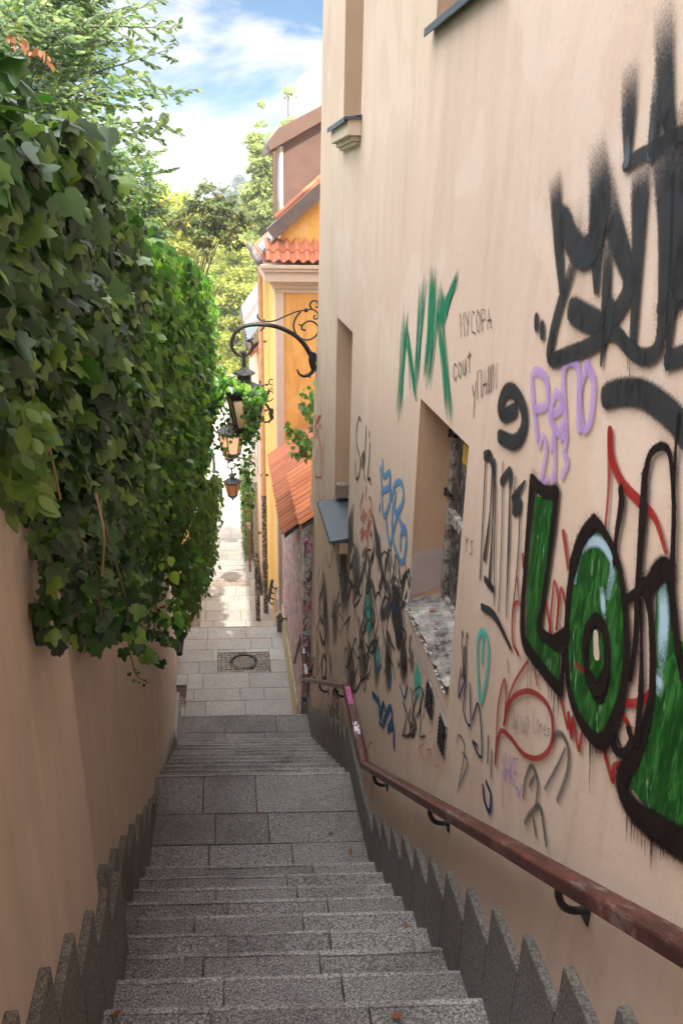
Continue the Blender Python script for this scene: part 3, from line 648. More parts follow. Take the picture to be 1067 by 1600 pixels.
b = MB(); b.hexa([(0.60, 12.3, -0.86), (4.0, 12.3, 2.0), (4.0, 17.1, 2.0), (0.60, 17.1, -0.86), (0.60, 12.3, -0.80), (4.0, 12.3, 2.06), (4.0, 17.1, 2.06), (0.60, 17.1, -0.80)]); b.build('roof', MT['tile'], yh)
# glazed roof light over the street eave and the gutter
b = MB(); b.hexa([(0.56, 12.2, -0.70), (0.86, 12.2, -0.38), (0.86, 13.6, -0.38), (0.56, 13.6, -0.70), (0.55, 12.2, -0.66), (0.85, 12.2, -0.34), (0.85, 13.6, -0.34), (0.55, 13.6, -0.66)]); b.build('metal_roof_edge', MT['zinc'], yh, bevel=0.004)
b = MB(); b.tube([(0.50, 11.95, -0.80), (0.50, 17.1, -0.80)], 0.055, 10); b.build('gutter', MT['lead'], yh, smooth=True)
# dormer
dm_y = 13.0
b = MB(); b.prism([(0.93, dm_y, -0.45), (0.93, dm_y, 0.86), (2.4, dm_y, 1.75), (2.4, dm_y, -0.45)], (0, 1.5, 0)); dmo = b.build('dormer', MT['copper'], yh)
b = MB(); b.box(0.885, 0.93, dm_y-0.02, dm_y+0.10, -0.35, 0.80); b.box(0.885, 0.93, dm_y+1.4, dm_y+1.5, -0.35, 0.80); b.box(0.885, 0.93, dm_y+0.1, dm_y+1.4, -0.35, -0.25); b.box(0.885, 0.93, dm_y+0.1, dm_y+1.4, 0.7, 0.8); b.build('window_frame', MT['white'], dmo)
MB().box(0.915, 0.928, dm_y+0.1, dm_y+1.4, -0.25, 0.7).build('pane', MT['glassdark'], dmo)
b = MB(); b.prism([(0.72, dm_y-0.12, 0.72), (0.70, dm_y-0.12, 0.86), (0.86, dm_y-0.12, 1.04), (1.5, dm_y-0.12, 1.36), (2.5, dm_y-0.12, 1.92), (2.5, dm_y-0.12, 1.62), (1.5, dm_y-0.12, 1.14), (0.95, dm_y-0.12, 0.84)], (0, 1.75, 0)); b.build('dormer_roof', MT['copper'], dmo, bevel=0.006)
b = MB(); b.tube([(0.93, dm_y-0.004, 0.05-0.3), (2.4, dm_y-0.004, 0.05+0.75)], 0.008, 6); b.build('sheet_seam', MT['lead'], dmo)
b = MB(); b.tube(smoothline([(0.70, dm_y-0.05, 0.80), (0.76, dm_y-0.05, 0.70), (0.80, dm_y-0.05, 0.62), (0.80, dm_y-0.05, -0.35)], 5), 0.032, 10); b.build('dormer_downpipe', MT['copper'], dmo, smooth=True)
# drainpipes and sticker pipes on the street side
MT['pipeP'] = simple('peach_pipe', (0.62, 0.36, 0.22), 0.5); MT['pipeB'] = M('stickered_pipe').m
m = M('stickered_black_pipe'); v = m.pos(); c = m.ramp(m.noise(v, 22, 4, 0.8), [(0.50, (0.03, 0.03, 0.035)), (0.56, (0.30, 0.28, 0.27)), (0.62, (0.66, 0.65, 0.63)), (0.70, (0.35, 0.12, 0.08))]); m.base(c); m.p(Roughness=0.5); MT['pipeS'] = m.m
def pipe(label, x, y, zb, zm, zt, r, matl, matu, neck=True, gx=None):
    root = empty('drainpipe', (x, y, zb), label, 'drainpipe')
    b = MB(); b.lathe(x, y, [(r*1.0, zb), (r, zm)], 12); b.lathe(x, y, [(r*1.25, zb+1.2), (r*1.25, zb+1.28)], 12); b.build('lower_pipe', matl, root, smooth=False)
    b = MB(); p_ = [(x, y, zm)]+([(x, y, zt-0.32), (x, y, zt-0.2), (gx, y-0.05, zt-0.04), (gx, y-0.05, zt)] if neck else [(x, y, zt)]); b.tube(p_, r*0.95, 12); b.build('upper_pipe', matu, root)
    for z in np.arange(zm+0.4, zt-0.4, 1.3): MB().box(x-r-.012, x+r+.05, y-.02, y+.02, z, z+.04).build('pipe_clamp', MT['lead'], root)
    return root
pipe('peach drainpipe rising to the gutter of the yellow house, its foot black with stickers', 0.62, 14.6, -8.2, -5.4, -0.82, 0.05, MT['pipeS'], MT['pipeP'], True, 0.50)
pipe('dark sticker covered pole with grey upper half standing beside the stairs below the far lantern', 0.44, 14.3, -8.25, -6.5, -5.0, 0.05, MT['pipeS'], MT['zinc'], False)
# small handrails further down on the right
def far_rail(pts, xw, ys, label, mat=None):
    root = empty('handrail', tuple(pts[0]), label, 'handrail'); b = MB(); b.tube(pts, 0.035, 4); b.build('rail', mat or MT['iron'], root)
    for y in ys:
        z = float(np.interp(y, [p[1] for p in pts], [p[2] for p in pts])); bracket(root, pts[0][0], y, z, xw, r=0.012)
    return root
far_rail([(0.70, 11.0, -6.05), (0.68, 12.0, -6.68)], 0.80, (11.1, 11.5, 11.9), 'short pale topped handrail on three curved brackets at the lean-to foot', MT['cornice'])
far_rail([(0.66, 12.7, -6.35), (0.66, 14.2, -7.55)], 0.76, (12.8, 13.2, 13.6, 14.0), 'dark sloping handrail on four brackets against the yellow wall')
# second and third house down the street
h2 = empty('house', (0.70, 17.2, -9), 'pale pink house with glazed metal roofs further down the right of the street', 'house')
MB().box(0.66, 4.5, 17.2, 24.5, -12, -3.1).build('wall', MT['pink'], h2)
b = MB(); b.hexa([(0.48, 17.1, -3.15), (4.5, 17.1, 0.8), (4.5, 24.6, 0.8), (0.48, 24.6, -3.15), (0.48, 17.1, -3.07), (4.5, 17.1, 0.88), (4.5, 24.6, 0.88), (0.48, 24.6, -3.07)]); b.build('roof', MT['tile'], h2)
for (y, z) in ((17.25, -2.6), (21.0, -2.6)):
    b = MB(); b.hexa([(0.46, y, z-0.4), (1.4, y, z+0.5), (1.4, y+2.6, z+0.5), (0.46, y+2.6, z-0.4), (0.42, y, z-0.25), (1.3, y, z+0.95), (1.3, y+2.6, z+0.95), (0.42, y+2.6, z-0.25)]); d = b.build('roof_window', MT['zinc'], h2, bevel=0.01)
    b = MB(); [b.box(0.40, 0.46, y+0.1+k*0.42, y+0.14+k*0.42, z-0.36, z-0.2) for k in range(6)]; b.tube([(0.42, y, z-0.38), (0.42, y+2.6, z-0.38)], 0.03, 6); b.build('snow_guard', MT['lead'], d)
for (y, z) in ((18.2, -6.3), (20.4, -6.6), (22.6, -7.0)):
    b = MB(); b.box(0.64, 0.68, y, y+0.8, z, z+1.2); f = b.build('window', MT['white'], h2); MB().box(0.632, 0.64, y+0.08, y+0.72, z+0.08, z+1.12).build('pane', MT['glassdark'], f)
h3 = empty('house', (0.9, 24.6, -9), 'low grey lilac building end glimpsed between the lit trees past the street', 'house')
gq = ony(341, 560, 46)
MB().box(gq[0]-2.2, gq[0]+0.35, 46, 49, -10.4, ony(341, 528, 46)[2]).build('wall', simple('lilac_wall', (0.34, 0.31, 0.36), 0.9), h3)
b = MB(); b.prism([(gq[0]-2.3, 45.8, -7.3), (gq[0]+0.45, 45.8, -7.3), (gq[0]-0.9, 45.8, -6.4)], (0, 3.4, 0)); b.build('roof', MT['lead'], h3)
# post with a number box by the hedge
pb = empty('post', (0.52, 19.5, -9.0), 'thin reddish post carrying a small dark box beside the hedge', 'post')
MB().box(0.36, 0.41, 18.0, 18.05, -9.4, -6.6).build('shaft', simple('rust_post', (0.30, 0.10, 0.08), 0.6), pb)
f = MB().box(0.30, 0.44, 17.93, 17.97, -7.55, -7.3).build('box', MT['iron'], pb); MB().box(0.32, 0.42, 17.922, 17.929, -7.53, -7.32).build('face', MT['cornice'], pb)
fp = MB(); fp.box(0.33, 0.39, 17.912, 17.921, -7.50, -7.485); fp.box(0.33, 0.39, 17.912, 17.921, -7.43, -7.415); fp.box(0.33, 0.345, 17.912, 17.921, -7.485, -7.43); fp.build('mark', MT['iron'], pb)

# ================================================================== WALL LANTERNS
def px5(p, y=8.0):            # points read from the photograph, on the lamp's own plane
    q = ony(340+p[0]/6.153, 460+p[1]/6.153, y); return (q[0], y, q[2])
m = M('frosted_warm_glass'); m.base((0.82, 0.60, 0.38)); m.p(Roughness=0.5); m.bsdf.inputs['Transmission Weight'].default_value = 0.55
tr = m.n('ShaderNodeBsdfTranslucent'); tr.inputs[0].default_value = (0.9, 0.66, 0.40, 1); mx = m.n('ShaderNodeMixShader'); mx.inputs[0].default_value = 0.5
m.bsdf.inputs['Transmission Weight'].default_value = 0.0; m.l(m.bsdf.outputs[0], mx.inputs[1]); m.l(tr.outputs[0], mx.inputs[2]); m.l(mx.outputs[0], m.out.inputs[0]); MT['lampglass'] = m.m
m = M('amber_glass'); m.base((0.60, 0.26, 0.05)); m.p(Roughness=0.3)
tr = m.n('ShaderNodeBsdfTranslucent'); tr.inputs[0].default_value = (0.85, 0.40, 0.08, 1); mx = m.n('ShaderNodeMixShader'); mx.inputs[0].default_value = 0.5
m.l(m.bsdf.outputs[0], mx.inputs[1]); m.l(tr.outputs[0], mx.inputs[2]); m.l(mx.outputs[0], m.out.inputs[0]); MT['amber'] = m.m
def lantern(label, glass, sides=4, rot=0.6, rt=0.235, rbm=0.135, hz=0.40):
    cx, cz = px5((258, 800))[0], px5((258, 800))[2]; Y = 8.0
    root = empty('wall_lantern', px5((930, 640)), label, 'lantern', 'iron lanterns hung on scroll brackets along the steps')
    a = MB(); arm = smoothline([px5(p) for p in ((945, 640), (900, 590), (840, 490), (760, 405), (660, 345), (560, 308), (450, 291), (340, 290), (240, 315), (170, 375), (137, 460), (150, 530), (205, 583), (265, 585), (318, 555), (340, 500), (325, 455), (290, 445))], 5)
    n = len(arm); a.tube(arm, [0.027*(1-0.55*i/n) for i in range(n)], 8); a.tube([px5((285, 450)), px5((345, 420))], [0.016, 0.01], 6); a.build('arm', MT['iron'], root, smooth=True)
    a = MB()
    for pts, r in ((((385, 190), (390, 225), (440, 255), (540, 255), (650, 210), (760, 165), (850, 150), (910, 142), (958, 175), (962, 225), (935, 238), (925, 212), (945, 200)), 0.008),
                   (((800, 165), (750, 230), (731, 310), (765, 395), (850, 438), (930, 412), (968, 345), (945, 280), (880, 256), (822, 288), (808, 330), (835, 345)), 0.009), (((812, 295), (795, 296), (778, 282)), 0.007),
                   (((905, 140), (888, 105), (905, 68), (940, 60), (968, 85), (965, 118), (940, 125)), 0.009)):
        L = smoothline([px5(p) for p in pts], 6); a.tube(L, r, 6)
    for p, r in (((850, 152), .024), ((448, 285), .02), ((835, 343), .013)): q = px5(p); a.lathe(q[0], q[1], [(0.001, q[2]-r), (r*.8, q[2]-r*.6), (r, q[2]), (r*.8, q[2]+r*.6), (0.001, q[2]+r)], 8)
    a.tube([px5((450, 230)), px5((448, 330))], 0.007, 6); a.tube([px5((445, 320)), px5((408, 352))], [0.012, 0.004], 6); a.build('scrolls', MT['iron'], root, smooth=True)
    a = MB(); w = px5((965, 640))[0]; z0 = px5((0, 790))[2]; z1 = px5((0, 555))[2]
    a.box(w-0.012, 0.905, Y-0.05, Y+0.05, z0, z1); a.tube(smoothline([px5(p) for p in ((930, 560), (905, 620), (915, 680), (935, 730))], 4), [0.035]*12+[0.04], 8)
    a.box(w-0.05, w, Y-0.035, Y+0.035, px5((0, 620))[2]-.03, px5((0, 600))[2]); a.box(w-0.06, w, Y-0.03, Y+0.03, px5((0, 700))[2]-.02, px5((0, 690))[2])
    L = smoothline([px5(p) for p in ((940, 700), (890, 765), (830, 785), (785, 765), (765, 720))], 5); a.tube(L, [0.024*(1-0.7*i/len(L)) for i in range(len(L))], 8)
    a.tube([px5((870, 770)), px5((895, 805))], [0.018, 0.004], 6); a.build('wall_mount', MT['iron'], root)
    # lantern body
    zs = cz; b = MB(); b.tube([(cx, Y, px5((0, 560))[2]), (cx, Y, zs+0.02)], 0.022, 8); q = px5((0, 565))[2]; b.lathe(cx, Y, [(0.001, q+.03), (.022, q+.02), (.03, q), (.022, q-.02)], 8)
    b.lathe(cx, Y, [(0.10, zs+0.035), (0.115, zs+0.045), (0.10, zs+0.06), (0.05, zs+0.085), (0.02, zs+0.11)], 14); b.lathe(cx, Y, [(0.07, zs-0.05), (0.07, zs+0.04)], 12)
    b.build('cap', MT['iron'], root)
    zt = zs-0.16; zb = zt-hz; ps = [(math.cos(rot+2*math.pi*k/sides), math.sin(rot+2*math.pi*k/sides)) for k in range(sides)]
    b = MB(); b.lathe(cx, Y, [(rt*1.17, zt), (rt*1.20, zt+0.02), (rt*1.17, zt+0.035), (0.09, zs-0.045), (0.07, zs-0.04)], sides, rot); b.build('lantern_roof', MT['iron'], root)
    b = MB()
    for c, s_ in ps:
        b.tube([(cx+c*rt, Y+s_*rt, zt), (cx+c*rbm, Y+s_*rbm, zb)], 0.014, 4)
        b.tube([(cx+c*rt*1.18, Y+s_*rt*1.18, zt+.02), (cx+c*rt*1.26, Y+s_*rt*1.26, zt+.055), (cx+c*rt*1.22, Y+s_*rt*1.22, zt+.085)], [.012, .012, .004], 6)
        b.tube([(cx+c*rbm, Y+s_*rbm, zb+.01), (cx+c*(rbm+.035), Y+s_*(rbm+.035), zb-.01), (cx+c*(rbm+.03), Y+s_*(rbm+.03), zb-.045)], [.01, .009, .004], 6)
    b.lathe(cx, Y, [(rbm*1.06, zb+0.0), (rbm*1.10, zb+0.05), (rbm*1.06, zb+0.055)], sides, rot); b.lathe(cx, Y, [(rbm*1.05, zb), (0.05, zb-0.06), (0.03, zb-0.075), (0.03, zb-0.1), (0.0, zb-0.14)], max(sides, 6), rot)
    b.lathe(cx, Y, [(rt*1.02, zt-0.035), (rt*1.06, zt)], sides, rot); b.build('lantern_frame', MT['iron'], root)
    for k in range(sides):
        (c0, s0), (c1, s1) = ps[k], ps[(k+1) % sides]; g = MB(); r0, r1 = rt*0.985, rbm*0.985
        g.quad((cx+c0*r1, Y+s0*r1, zb+.045), (cx+c1*r1, Y+s1*r1, zb+.045), (cx+c1*r0, Y+s1*r0, zt-.03), (cx+c0*r0, Y+s0*r0, zt-.03)); g.build('glass_pane', glass, root, recalc=False)
    return root
L1 = lantern('nearest big four sided lantern half smothered in hanging ivy', MT['lampglass'], 4, R(-35))
L2 = lantern('second lantern, six sided with frosted panes, just below the ivy covered one', MT['lampglass'], 6, R(10), 0.23, 0.15, 0.42)
L2.location = Vector(L2.location)+Vector((-0.145, 5.4, -1.93))
L3 = lantern('small amber lantern hanging alone over the bright street', MT['amber'], 6, R(0), 0.22, 0.12, 0.42)
q = ony(363, 762, 20.5); L3.location = Vector(L3.location)+Vector((-0.15, 12.5, q[2]+1.99))
L4 = lantern('farthest amber lantern peeping out behind the second one', MT['amber'], 6, R(15), 0.22, 0.13, 0.42)
q = ony(358, 708, 22.8); L4.location = Vector(L4.location)+Vector((q[0]-0.155, 14.8, q[2]+2.05))
# ================================================================== GRAFFITI on the right wall
def paintmat(name, col, rough=0.6, col2=None, col3=None, vs=(1, 5, 0.8), dens=1.0):
    m = M(name); a = m.n('ShaderNodeAttribute', attribute_name='cover'); v = m.pos(); c = col
    if col2:
        st = [(0.36, col), (0.50, col2)]+([(0.60, col3)] if col3 else []); c = m.ramp(m.noise(m.pos(vs), 13, 5, 0.65, 0.6), st)
    m.base(c); m.p(Roughness=rough+.1); m.bsdf.inputs['Specular IOR Level'].default_value = 0.15; n = m.noise(v, 140, 3, 0.8)
    f = m.math('ADD', m.math('MULTIPLY', a.outputs['Fac'], 1.45), m.math('MULTIPLY', m.math('SUBTRACT', n, 0.60), 1.3)); f = m.math('MULTIPLY', m.math('MULTIPLY', f, 1.0, True), dens)
    f = m.math('MULTIPLY', f, m.ramp(a.outputs['Fac'], [(0.0, 0.0), (0.04, 1.0)]))
    tr = m.n('ShaderNodeBsdfTransparent'); mx = m.n('ShaderNodeMixShader'); m.l(f, mx.inputs[0]); m.l(tr.outputs[0], mx.inputs[1]); m.l(m.bsdf.outputs[0], mx.inputs[2]); m.l(mx.outputs[0], m.out.inputs[0])
    return m.m
PT = {'black': paintmat('spray_black', (0.016, 0.015, 0.016), 0.5, (0.034, 0.034, 0.036), vs=(1, 2.5, 1.0), dens=0.96), 'grey': paintmat('spray_smoke', (0.07, 0.065, 0.065), 0.6, dens=0.8), 'choc': paintmat('spray_brown_black', (0.006, 0.004, 0.004), 0.45, (0.016, 0.010, 0.009)),
      'green': paintmat('spray_green_fill', (0.006, 0.04, 0.006), 0.45, (0.013, 0.075, 0.012), (0.035, 0.15, 0.028), vs=(1, 4, 1.0)), 'nik': paintmat('spray_mint_green', (0.015, 0.22, 0.11), 0.6, dens=0.9),
      'red': paintmat('spray_red', (0.30, 0.014, 0.012), 0.5, dens=0.88), 'lav': paintmat('spray_lavender', (0.45, 0.29, 0.58), 0.7, dens=0.72), 'violet': paintmat('marker_violet', (0.28, 0.12, 0.55), 0.6, dens=0.7),
      'navy': paintmat('spray_navy', (0.02, 0.03, 0.09), 0.5), 'blue': paintmat('spray_blue', (0.10, 0.27, 0.50), 0.6, dens=0.85), 'dblue': paintmat('spray_deep_blue', (0.015, 0.09, 0.22), 0.5), 'teal': paintmat('spray_teal', (0.05, 0.48, 0.40), 0.6, dens=0.9),
      'lblue': paintmat('spray_pale_blue', (0.42, 0.58, 0.66), 0.6, dens=0.85), 'ink': paintmat('marker_ink', (0.03, 0.025, 0.025), 0.5, dens=0.9), 'rink': paintmat('marker_red', (0.5, 0.09, 0.06), 0.6, dens=0.8), 'pale': paintmat('pale_lilac_patch', (0.58, 0.48, 0.47), 0.85, dens=0.75),
      'ginkg': paintmat('pencil_grey', (0.16, 0.14, 0.13), 0.7, dens=0.8), 'mud': paintmat('smeared_grime', (0.12, 0.09, 0.07), 0.8, (0.05, 0.04, 0.04), (0.13, 0.12, 0.12), (1, 6, .5), dens=0.72), 'bgrey': paintmat('smeared_blue_grey', (0.20, 0.26, 0.30), 0.8, (0.12, 0.14, 0.17), (0.3, 0.3, 0.3), (1, 5, .6), dens=0.75), 'ltgreen': paintmat('spray_light_green', (0.22, 0.42, 0.20), 0.5, dens=0.7), 'tan': paintmat('bare_spot', (0.55, 0.42, 0.34), 0.8)}
XOFF = [XW-0.0012]
def wall_pt(p): q = onx(p[0], p[1], XW); return np.array([q[1], q[2]])
class Paint:
    def __init__(s): s.v = []; s.f = []; s.a = []
    def stroke(s, pts, w, smooth=True, soft=0.28, fade=None, n=5, cap=True, halo=0.0):
        if halo:
            s.stroke(pts, [q*(1+halo)+.01 for q in w] if hasattr(w, '__len__') else w*(1+halo)+.01, smooth, 0.62, [0.30*q for q in fade] if fade else [.30, .30], n, cap)
        XOFF[0] -= 0.00002; X = XOFF[0]
        P = [wall_pt(p) for p in pts]
        if smooth and len(P) > 2: P = [q for q in smoothline(P, n)]
        elif len(P) == 2: P = [P[0]+(P[1]-P[0])*t for t in np.linspace(0, 1, 6)]
        m_ = len(P); ws = np.interp(np.linspace(0, 1, m_), np.linspace(0, 1, len(w)), w) if hasattr(w, '__len__') else [w]*m_
        fa = np.interp(np.linspace(0, 1, m_), np.linspace(0, 1, len(fade)), fade) if fade is not None else [1]*m_
        if cap:      # rounded ends
            d0 = (P[0]-P[1]); d0 = d0/(np.linalg.norm(d0)+1e-9); d1 = (P[-1]-P[-2]); d1 = d1/(np.linalg.norm(d1)+1e-9)
            P = [P[0]+d0*ws[0]*0.5, P[0]+d0*ws[0]*0.35]+P+[P[-1]+d1*ws[-1]*0.35, P[-1]+d1*ws[-1]*0.5]
            ws = [ws[0]*0.25, ws[0]*0.75]+list(ws)+[ws[-1]*0.75, ws[-1]*0.25]; fa = [0, fa[0]]+list(fa)+[fa[-1], 0]
        offs = [-1, -(1-soft*1.6), 0, (1-soft*1.6), 1]; al = [0, 1, 1, 1, 0]; i0 = len(s.v); k = len(P)
        for i in range(k):
            t = P[min(i+1, k-1)]-P[max(i-1, 0)]; t = t/(np.linalg.norm(t)+1e-9); nn = np.array([-t[1], t[0]])
            for o_, a_ in zip(offs, al): q = P[i]+nn*o_*ws[i]*0.5*(1+soft*0.5); s.v.append((X-i*1.5e-5, q[0], q[1])); s.a.append(a_*fa[i])
        for i in range(k-1):
            for j in range(4): a = i0+i*5+j; s.f.append((a, a+1, a+6, a+5))
        return s
    def fill(s, pts, a=1.0, smooth=True):
        XOFF[0] -= 0.00002; X = XOFF[0]; P = [wall_pt(p) for p in pts]
        if smooth: P = smoothline(P+[P[0]], 4)[:-1]
        c = sum(P)/len(P); i0 = len(s.v); s.v += [(X, p[0], p[1]) for p in P]; s.a += [a]*len(P); s.f.append(tuple(range(i0, i0+len(P)))); return s
    def build(s, mat, label=None):       # strokes lying close together are one tag, separate tags are separate parts
        V = np.array(s.v); nf = len(s.f); par = list(range(len(s.v)))
        def find(i):
            while par[i] != i: par[i] = par[par[i]]; i = par[i]
            return i
        for f in s.f:
            for k in f[1:]: par[find(k)] = find(f[0])
        isl = {}
        for fi, f in enumerate(s.f): isl.setdefault(find(f[0]), []).append(fi)
        L = list(isl.values()); B = [(V[[i for fi in g_ for i in s.f[fi]]][:, 1:].min(0)-np.array([.10, .05]), V[[i for fi in g_ for i in s.f[fi]]][:, 1:].max(0)+np.array([.10, .05])) for g_ in L]; q = list(range(len(L)))
        for i in range(len(L)):
            for j in range(i):
                if (B[i][0] < B[j][1]).all() and (B[j][0] < B[i][1]).all():
                    a_, b_ = q[i], q[j]; q = [b_ if t == a_ else t for t in q]
        for c in sorted(set(q)):
            fs = [s.f[fi] for k, g_ in enumerate(L) if q[k] == c for fi in g_]; us = sorted({i for f in fs for i in f}); mp = {u: k for k, u in enumerate(us)}
            me = bpy.data.meshes.new('graffiti'); me.from_pydata([s.v[u] for u in us], [], [tuple(mp[i] for i in f) for f in fs]); at = me.attributes.new('cover', 'FLOAT', 'POINT'); at.data.foreach_set('value', [s.a[u] for u in us])
            me.materials.append(PT[mat]); o = bpy.data.objects.new('graffiti', me); COL.objects.link(o); o.parent = rb; o.matrix_parent_inverse = Matrix.Translation(-rb.location)
            if label: o['label'] = label
FONT = {'M': [[(0, 0), (0, 1), (.5, .45), (1, 1), (1, 0)]], 'Y': [[(0, 1), (.5, .5)], [(1, 1), (.2, 0)]], 'C': [[(1, .9), (.5, 1), (0, .6), (.1, .1), (1, 0)]], 'O': [[(.5, 1), (0, .6), (.2, 0), (.8, .1), (1, .7), (.5, 1)]],
        'P': [[(0, 0), (0, 1), (.9, .95), (.9, .5), (0, .45)]], 'A': [[(0, 0), (.5, 1), (1, 0)], [(.1, .4), (1, .4)]], 'c': [[(1, .6), (.4, .7), (0, .3), (.4, 0), (1, .15)]], 'o': [[(.5, .7), (0, .3), (.5, 0), (1, .4), (.5, .7)]],
        'u': [[(0, .7), (.1, .1), (.6, .1), (.9, .7)], [(.9, .7), (.8, 0)]], 't': [[(.5, 1), (.45, 0)], [(0, .75), (1, .85)]], 'y': [[(0, .6), (.4, .2)], [(1, .7), (.2, -.5)]], 'n': [[(0, 0), (0, 1), (1, 1), (1, 0)]], 'w': [[(0, 1), (0, 0), (1, 0), (1, 1)], [(.5, 1), (.5, 0)]],
        'N': [[(0, 1), (0, 0), (1, 1), (1, 0)]], 'E': [[(1, 1), (0, .95), (0, 0), (1, 0)], [(0, .5), (.8, .5)]], 'K': [[(0, 1), (0, 0)], [(1, 1), (0, .45), (1, 0)]], '2': [[(0, .8), (.5, 1), (.9, .7), (0, 0), (1, .05)]], '1': [[(.1, .7), (.6, 1), (.5, 0)]],
        '3': [[(0, .9), (.8, .95), (.4, .55), (.9, .3), (.1, 0)]], 'W': [[(0, 1), (.25, 0), (.5, .8), (.75, 0), (1, 1)]], 'L': [[(0, 1), (0, 0), (1, 0)]], 'i': [[(.5, .6), (.5, 0)], [(.5, .85), (.5, .9)]], 'l': [[(.4, 1), (.5, 0)]], 'a': [[(.8, .6), (.1, .5), (.2, 0), (.8, .5), (.9, 0)]],
        'm': [[(0, 0), (0, .6), (.5, .5), (.5, 0)], [(.5, .5), (1, .6), (1, 0)]], 'g': [[(.9, .6), (.2, .5), (.3, .05), (.9, .5), (.8, -.4), (.1, -.3)]], 'e': [[(0, .3), (.9, .4), (.5, .65), (0, .3), (.5, 0), (.9, .1)]], 'r': [[(0, .6), (0, 0)], [(0, .4), (.8, .6)]], 's': [[(.9, .6), (.2, .5), (.8, .2), (0, 0)]], 'R': [[(0, 0), (0, 1), (.9, .8), (0, .5), (1, 0)]], 'S': [[(.9, .9), (.3, 1), (.1, .7), (.8, .4), (.6, .02), (0, .1)]]}
def text(p, s, quad, w, smooth=False, gap=0.3, **k):
    tl_, tr_, br_, bl_ = [np.array(q, float) for q in quad]; n = len(s)
    for i, ch in enumerate(s):
        if ch == ' ': continue
        for ln in FONT[ch]:
            pts = []
            for (u, v) in ln: uu = (i+u*(1-gap)+gap/2)/n; pts.append((tl_*(1-uu)+tr_*uu)*v+(bl_*(1-uu)+br_*uu)*(1-v))
            p.stroke(pts, w, smooth and len(pts) > 2, n=4, **k)
p = Paint()       # smeared old tags low on the far half
rr = random.Random(21)
def scrib(p, box, n, w, rr, steps=6, fade=True):
    x0, y0, x1, y1 = box
    for _ in range(n):
        x = rr.uniform(x0, x1); y = rr.uniform(y0, y1-30); pts = [(x, y)]
        for k in range(steps): x = min(max(x+rr.uniform(-9, 9), x0), x1); y += rr.choice((-1, 1, 1))*rr.uniform(12, 34); y = min(max(y, y0), y1); pts.append((x, y))
        p.stroke(pts, w*rr.uniform(.6, 1.4), n=4, soft=.35, fade=[rr.uniform(.5, 1), 1, rr.uniform(.2, .9)] if fade else None)
for (x, y0, y1, w) in ((536, 860, 960, .20), (552, 850, 935, .16), (575, 900, 1000, .12), (505, 890, 1000, .16), (545, 1000, 1100, .16), (563, 1000, 1070, .14), (520, 930, 1010, .15), (585, 985, 1080, .1), (603, 1030, 1075, .08), (625, 1020, 1065, .09), (640, 1015, 1050, .05)):
    p.stroke([(x, y0), (x+3, (y0+y1)/2), (x+1, y1)], [w*1.2, w*3.6, w*2.6, w], soft=.42, fade=[.15, .62, .72, .6, .1])
[p.stroke([(x, 1105+rr.uniform(-14, 6)), (x+1, 1135)], .10, soft=.42, fade=[.2, .6, .7]) for x in range(492, 540, 6)]; [p.stroke([(535+rr.uniform(-8, 8), 872), (533, 930)], .1, soft=.4, fade=[.6, .2]) for _ in range(4)]
p.build('mud', 'smeared brown grime of rubbed out tags')
p = Paint()
for (x, y0, y1, w) in ((556, 850, 930, .12), (535, 880, 950, .12), (510, 940, 1030, .12), (515, 1020, 1060, .08), (590, 830, 900, .09), (612, 930, 960, .10), (570, 930, 985, .07)): p.stroke([(x-2, y0), (x+2, (y0+y1)/2), (x, y1)], [w, w*2.8, w*2.2, w], soft=.42, fade=[.1, .65, .75, .5, .05])
p.build('bgrey', 'faded blue grey smears')
p = Paint(); [p.stroke(a, w, soft=.4, fade=[.2, .9, .3]) for a, w in (([(573, 915), (575, 960), (578, 990)], .28), ([(590, 1010), (591, 1040)], .16), ([(655, 1040), (651, 1080)], .16), ([(648, 1060), (656, 1090)], .08))]; p.build('teal', 'faded cyan smears')
p = Paint(); scrib(p, (495, 850, 585, 1080), 15, .026, rr); scrib(p, (530, 860, 640, 1060), 16, .02, rr, 7); scrib(p, (478, 940, 510, 1060), 8, .045, rr); scrib(p, (628, 1075, 665, 1150), 9, .011, rr, 5); scrib(p, (500, 1080, 530, 1150), 6, .02, rr, 4)
p.stroke([(591, 905), (597, 960), (603, 880), (600, 985), (597, 1040)], .010); p.stroke([(578, 820), (590, 870), (603, 862), (607, 905), (600, 940)], .014)
p.build('ink', 'tangle of thin black scrawls low on the far half of the wall')
p = Paint(); scrib(p, (535, 860, 610, 960), 7, .07, rr, 4); p.stroke([(553, 790), (548, 830), (545, 875)], [.06, .3, .1], fade=[.3, .8, .5]); p.stroke([(583, 805), (590, 850), (600, 905)], [.03, .16, .06], fade=[.7, .9, .5])
p.stroke([(612, 870), (616, 890), (620, 865), (626, 905), (628, 925), (616, 930)], .03, fade=[.6, .8, .5]); p.build('grey', 'smoky grey sprayed loops')
p = Paint(); p.stroke([(620, 945), (621, 970), (622, 995)], [.26, .34, .16], soft=.3); p.stroke([(605, 985), (612, 1005), (617, 1015)], .025); p.stroke([(608, 1010), (605, 1060)], .22, soft=.42, fade=[.5, .7, .2]); p.stroke([(630, 1010), (634, 1060)], .20, soft=.42, fade=[.6, .8, .2]); p.stroke([(640, 995), (640, 1020), (643, 990)], .012); p.build('black', 'black smudged figure')
p = Paint()
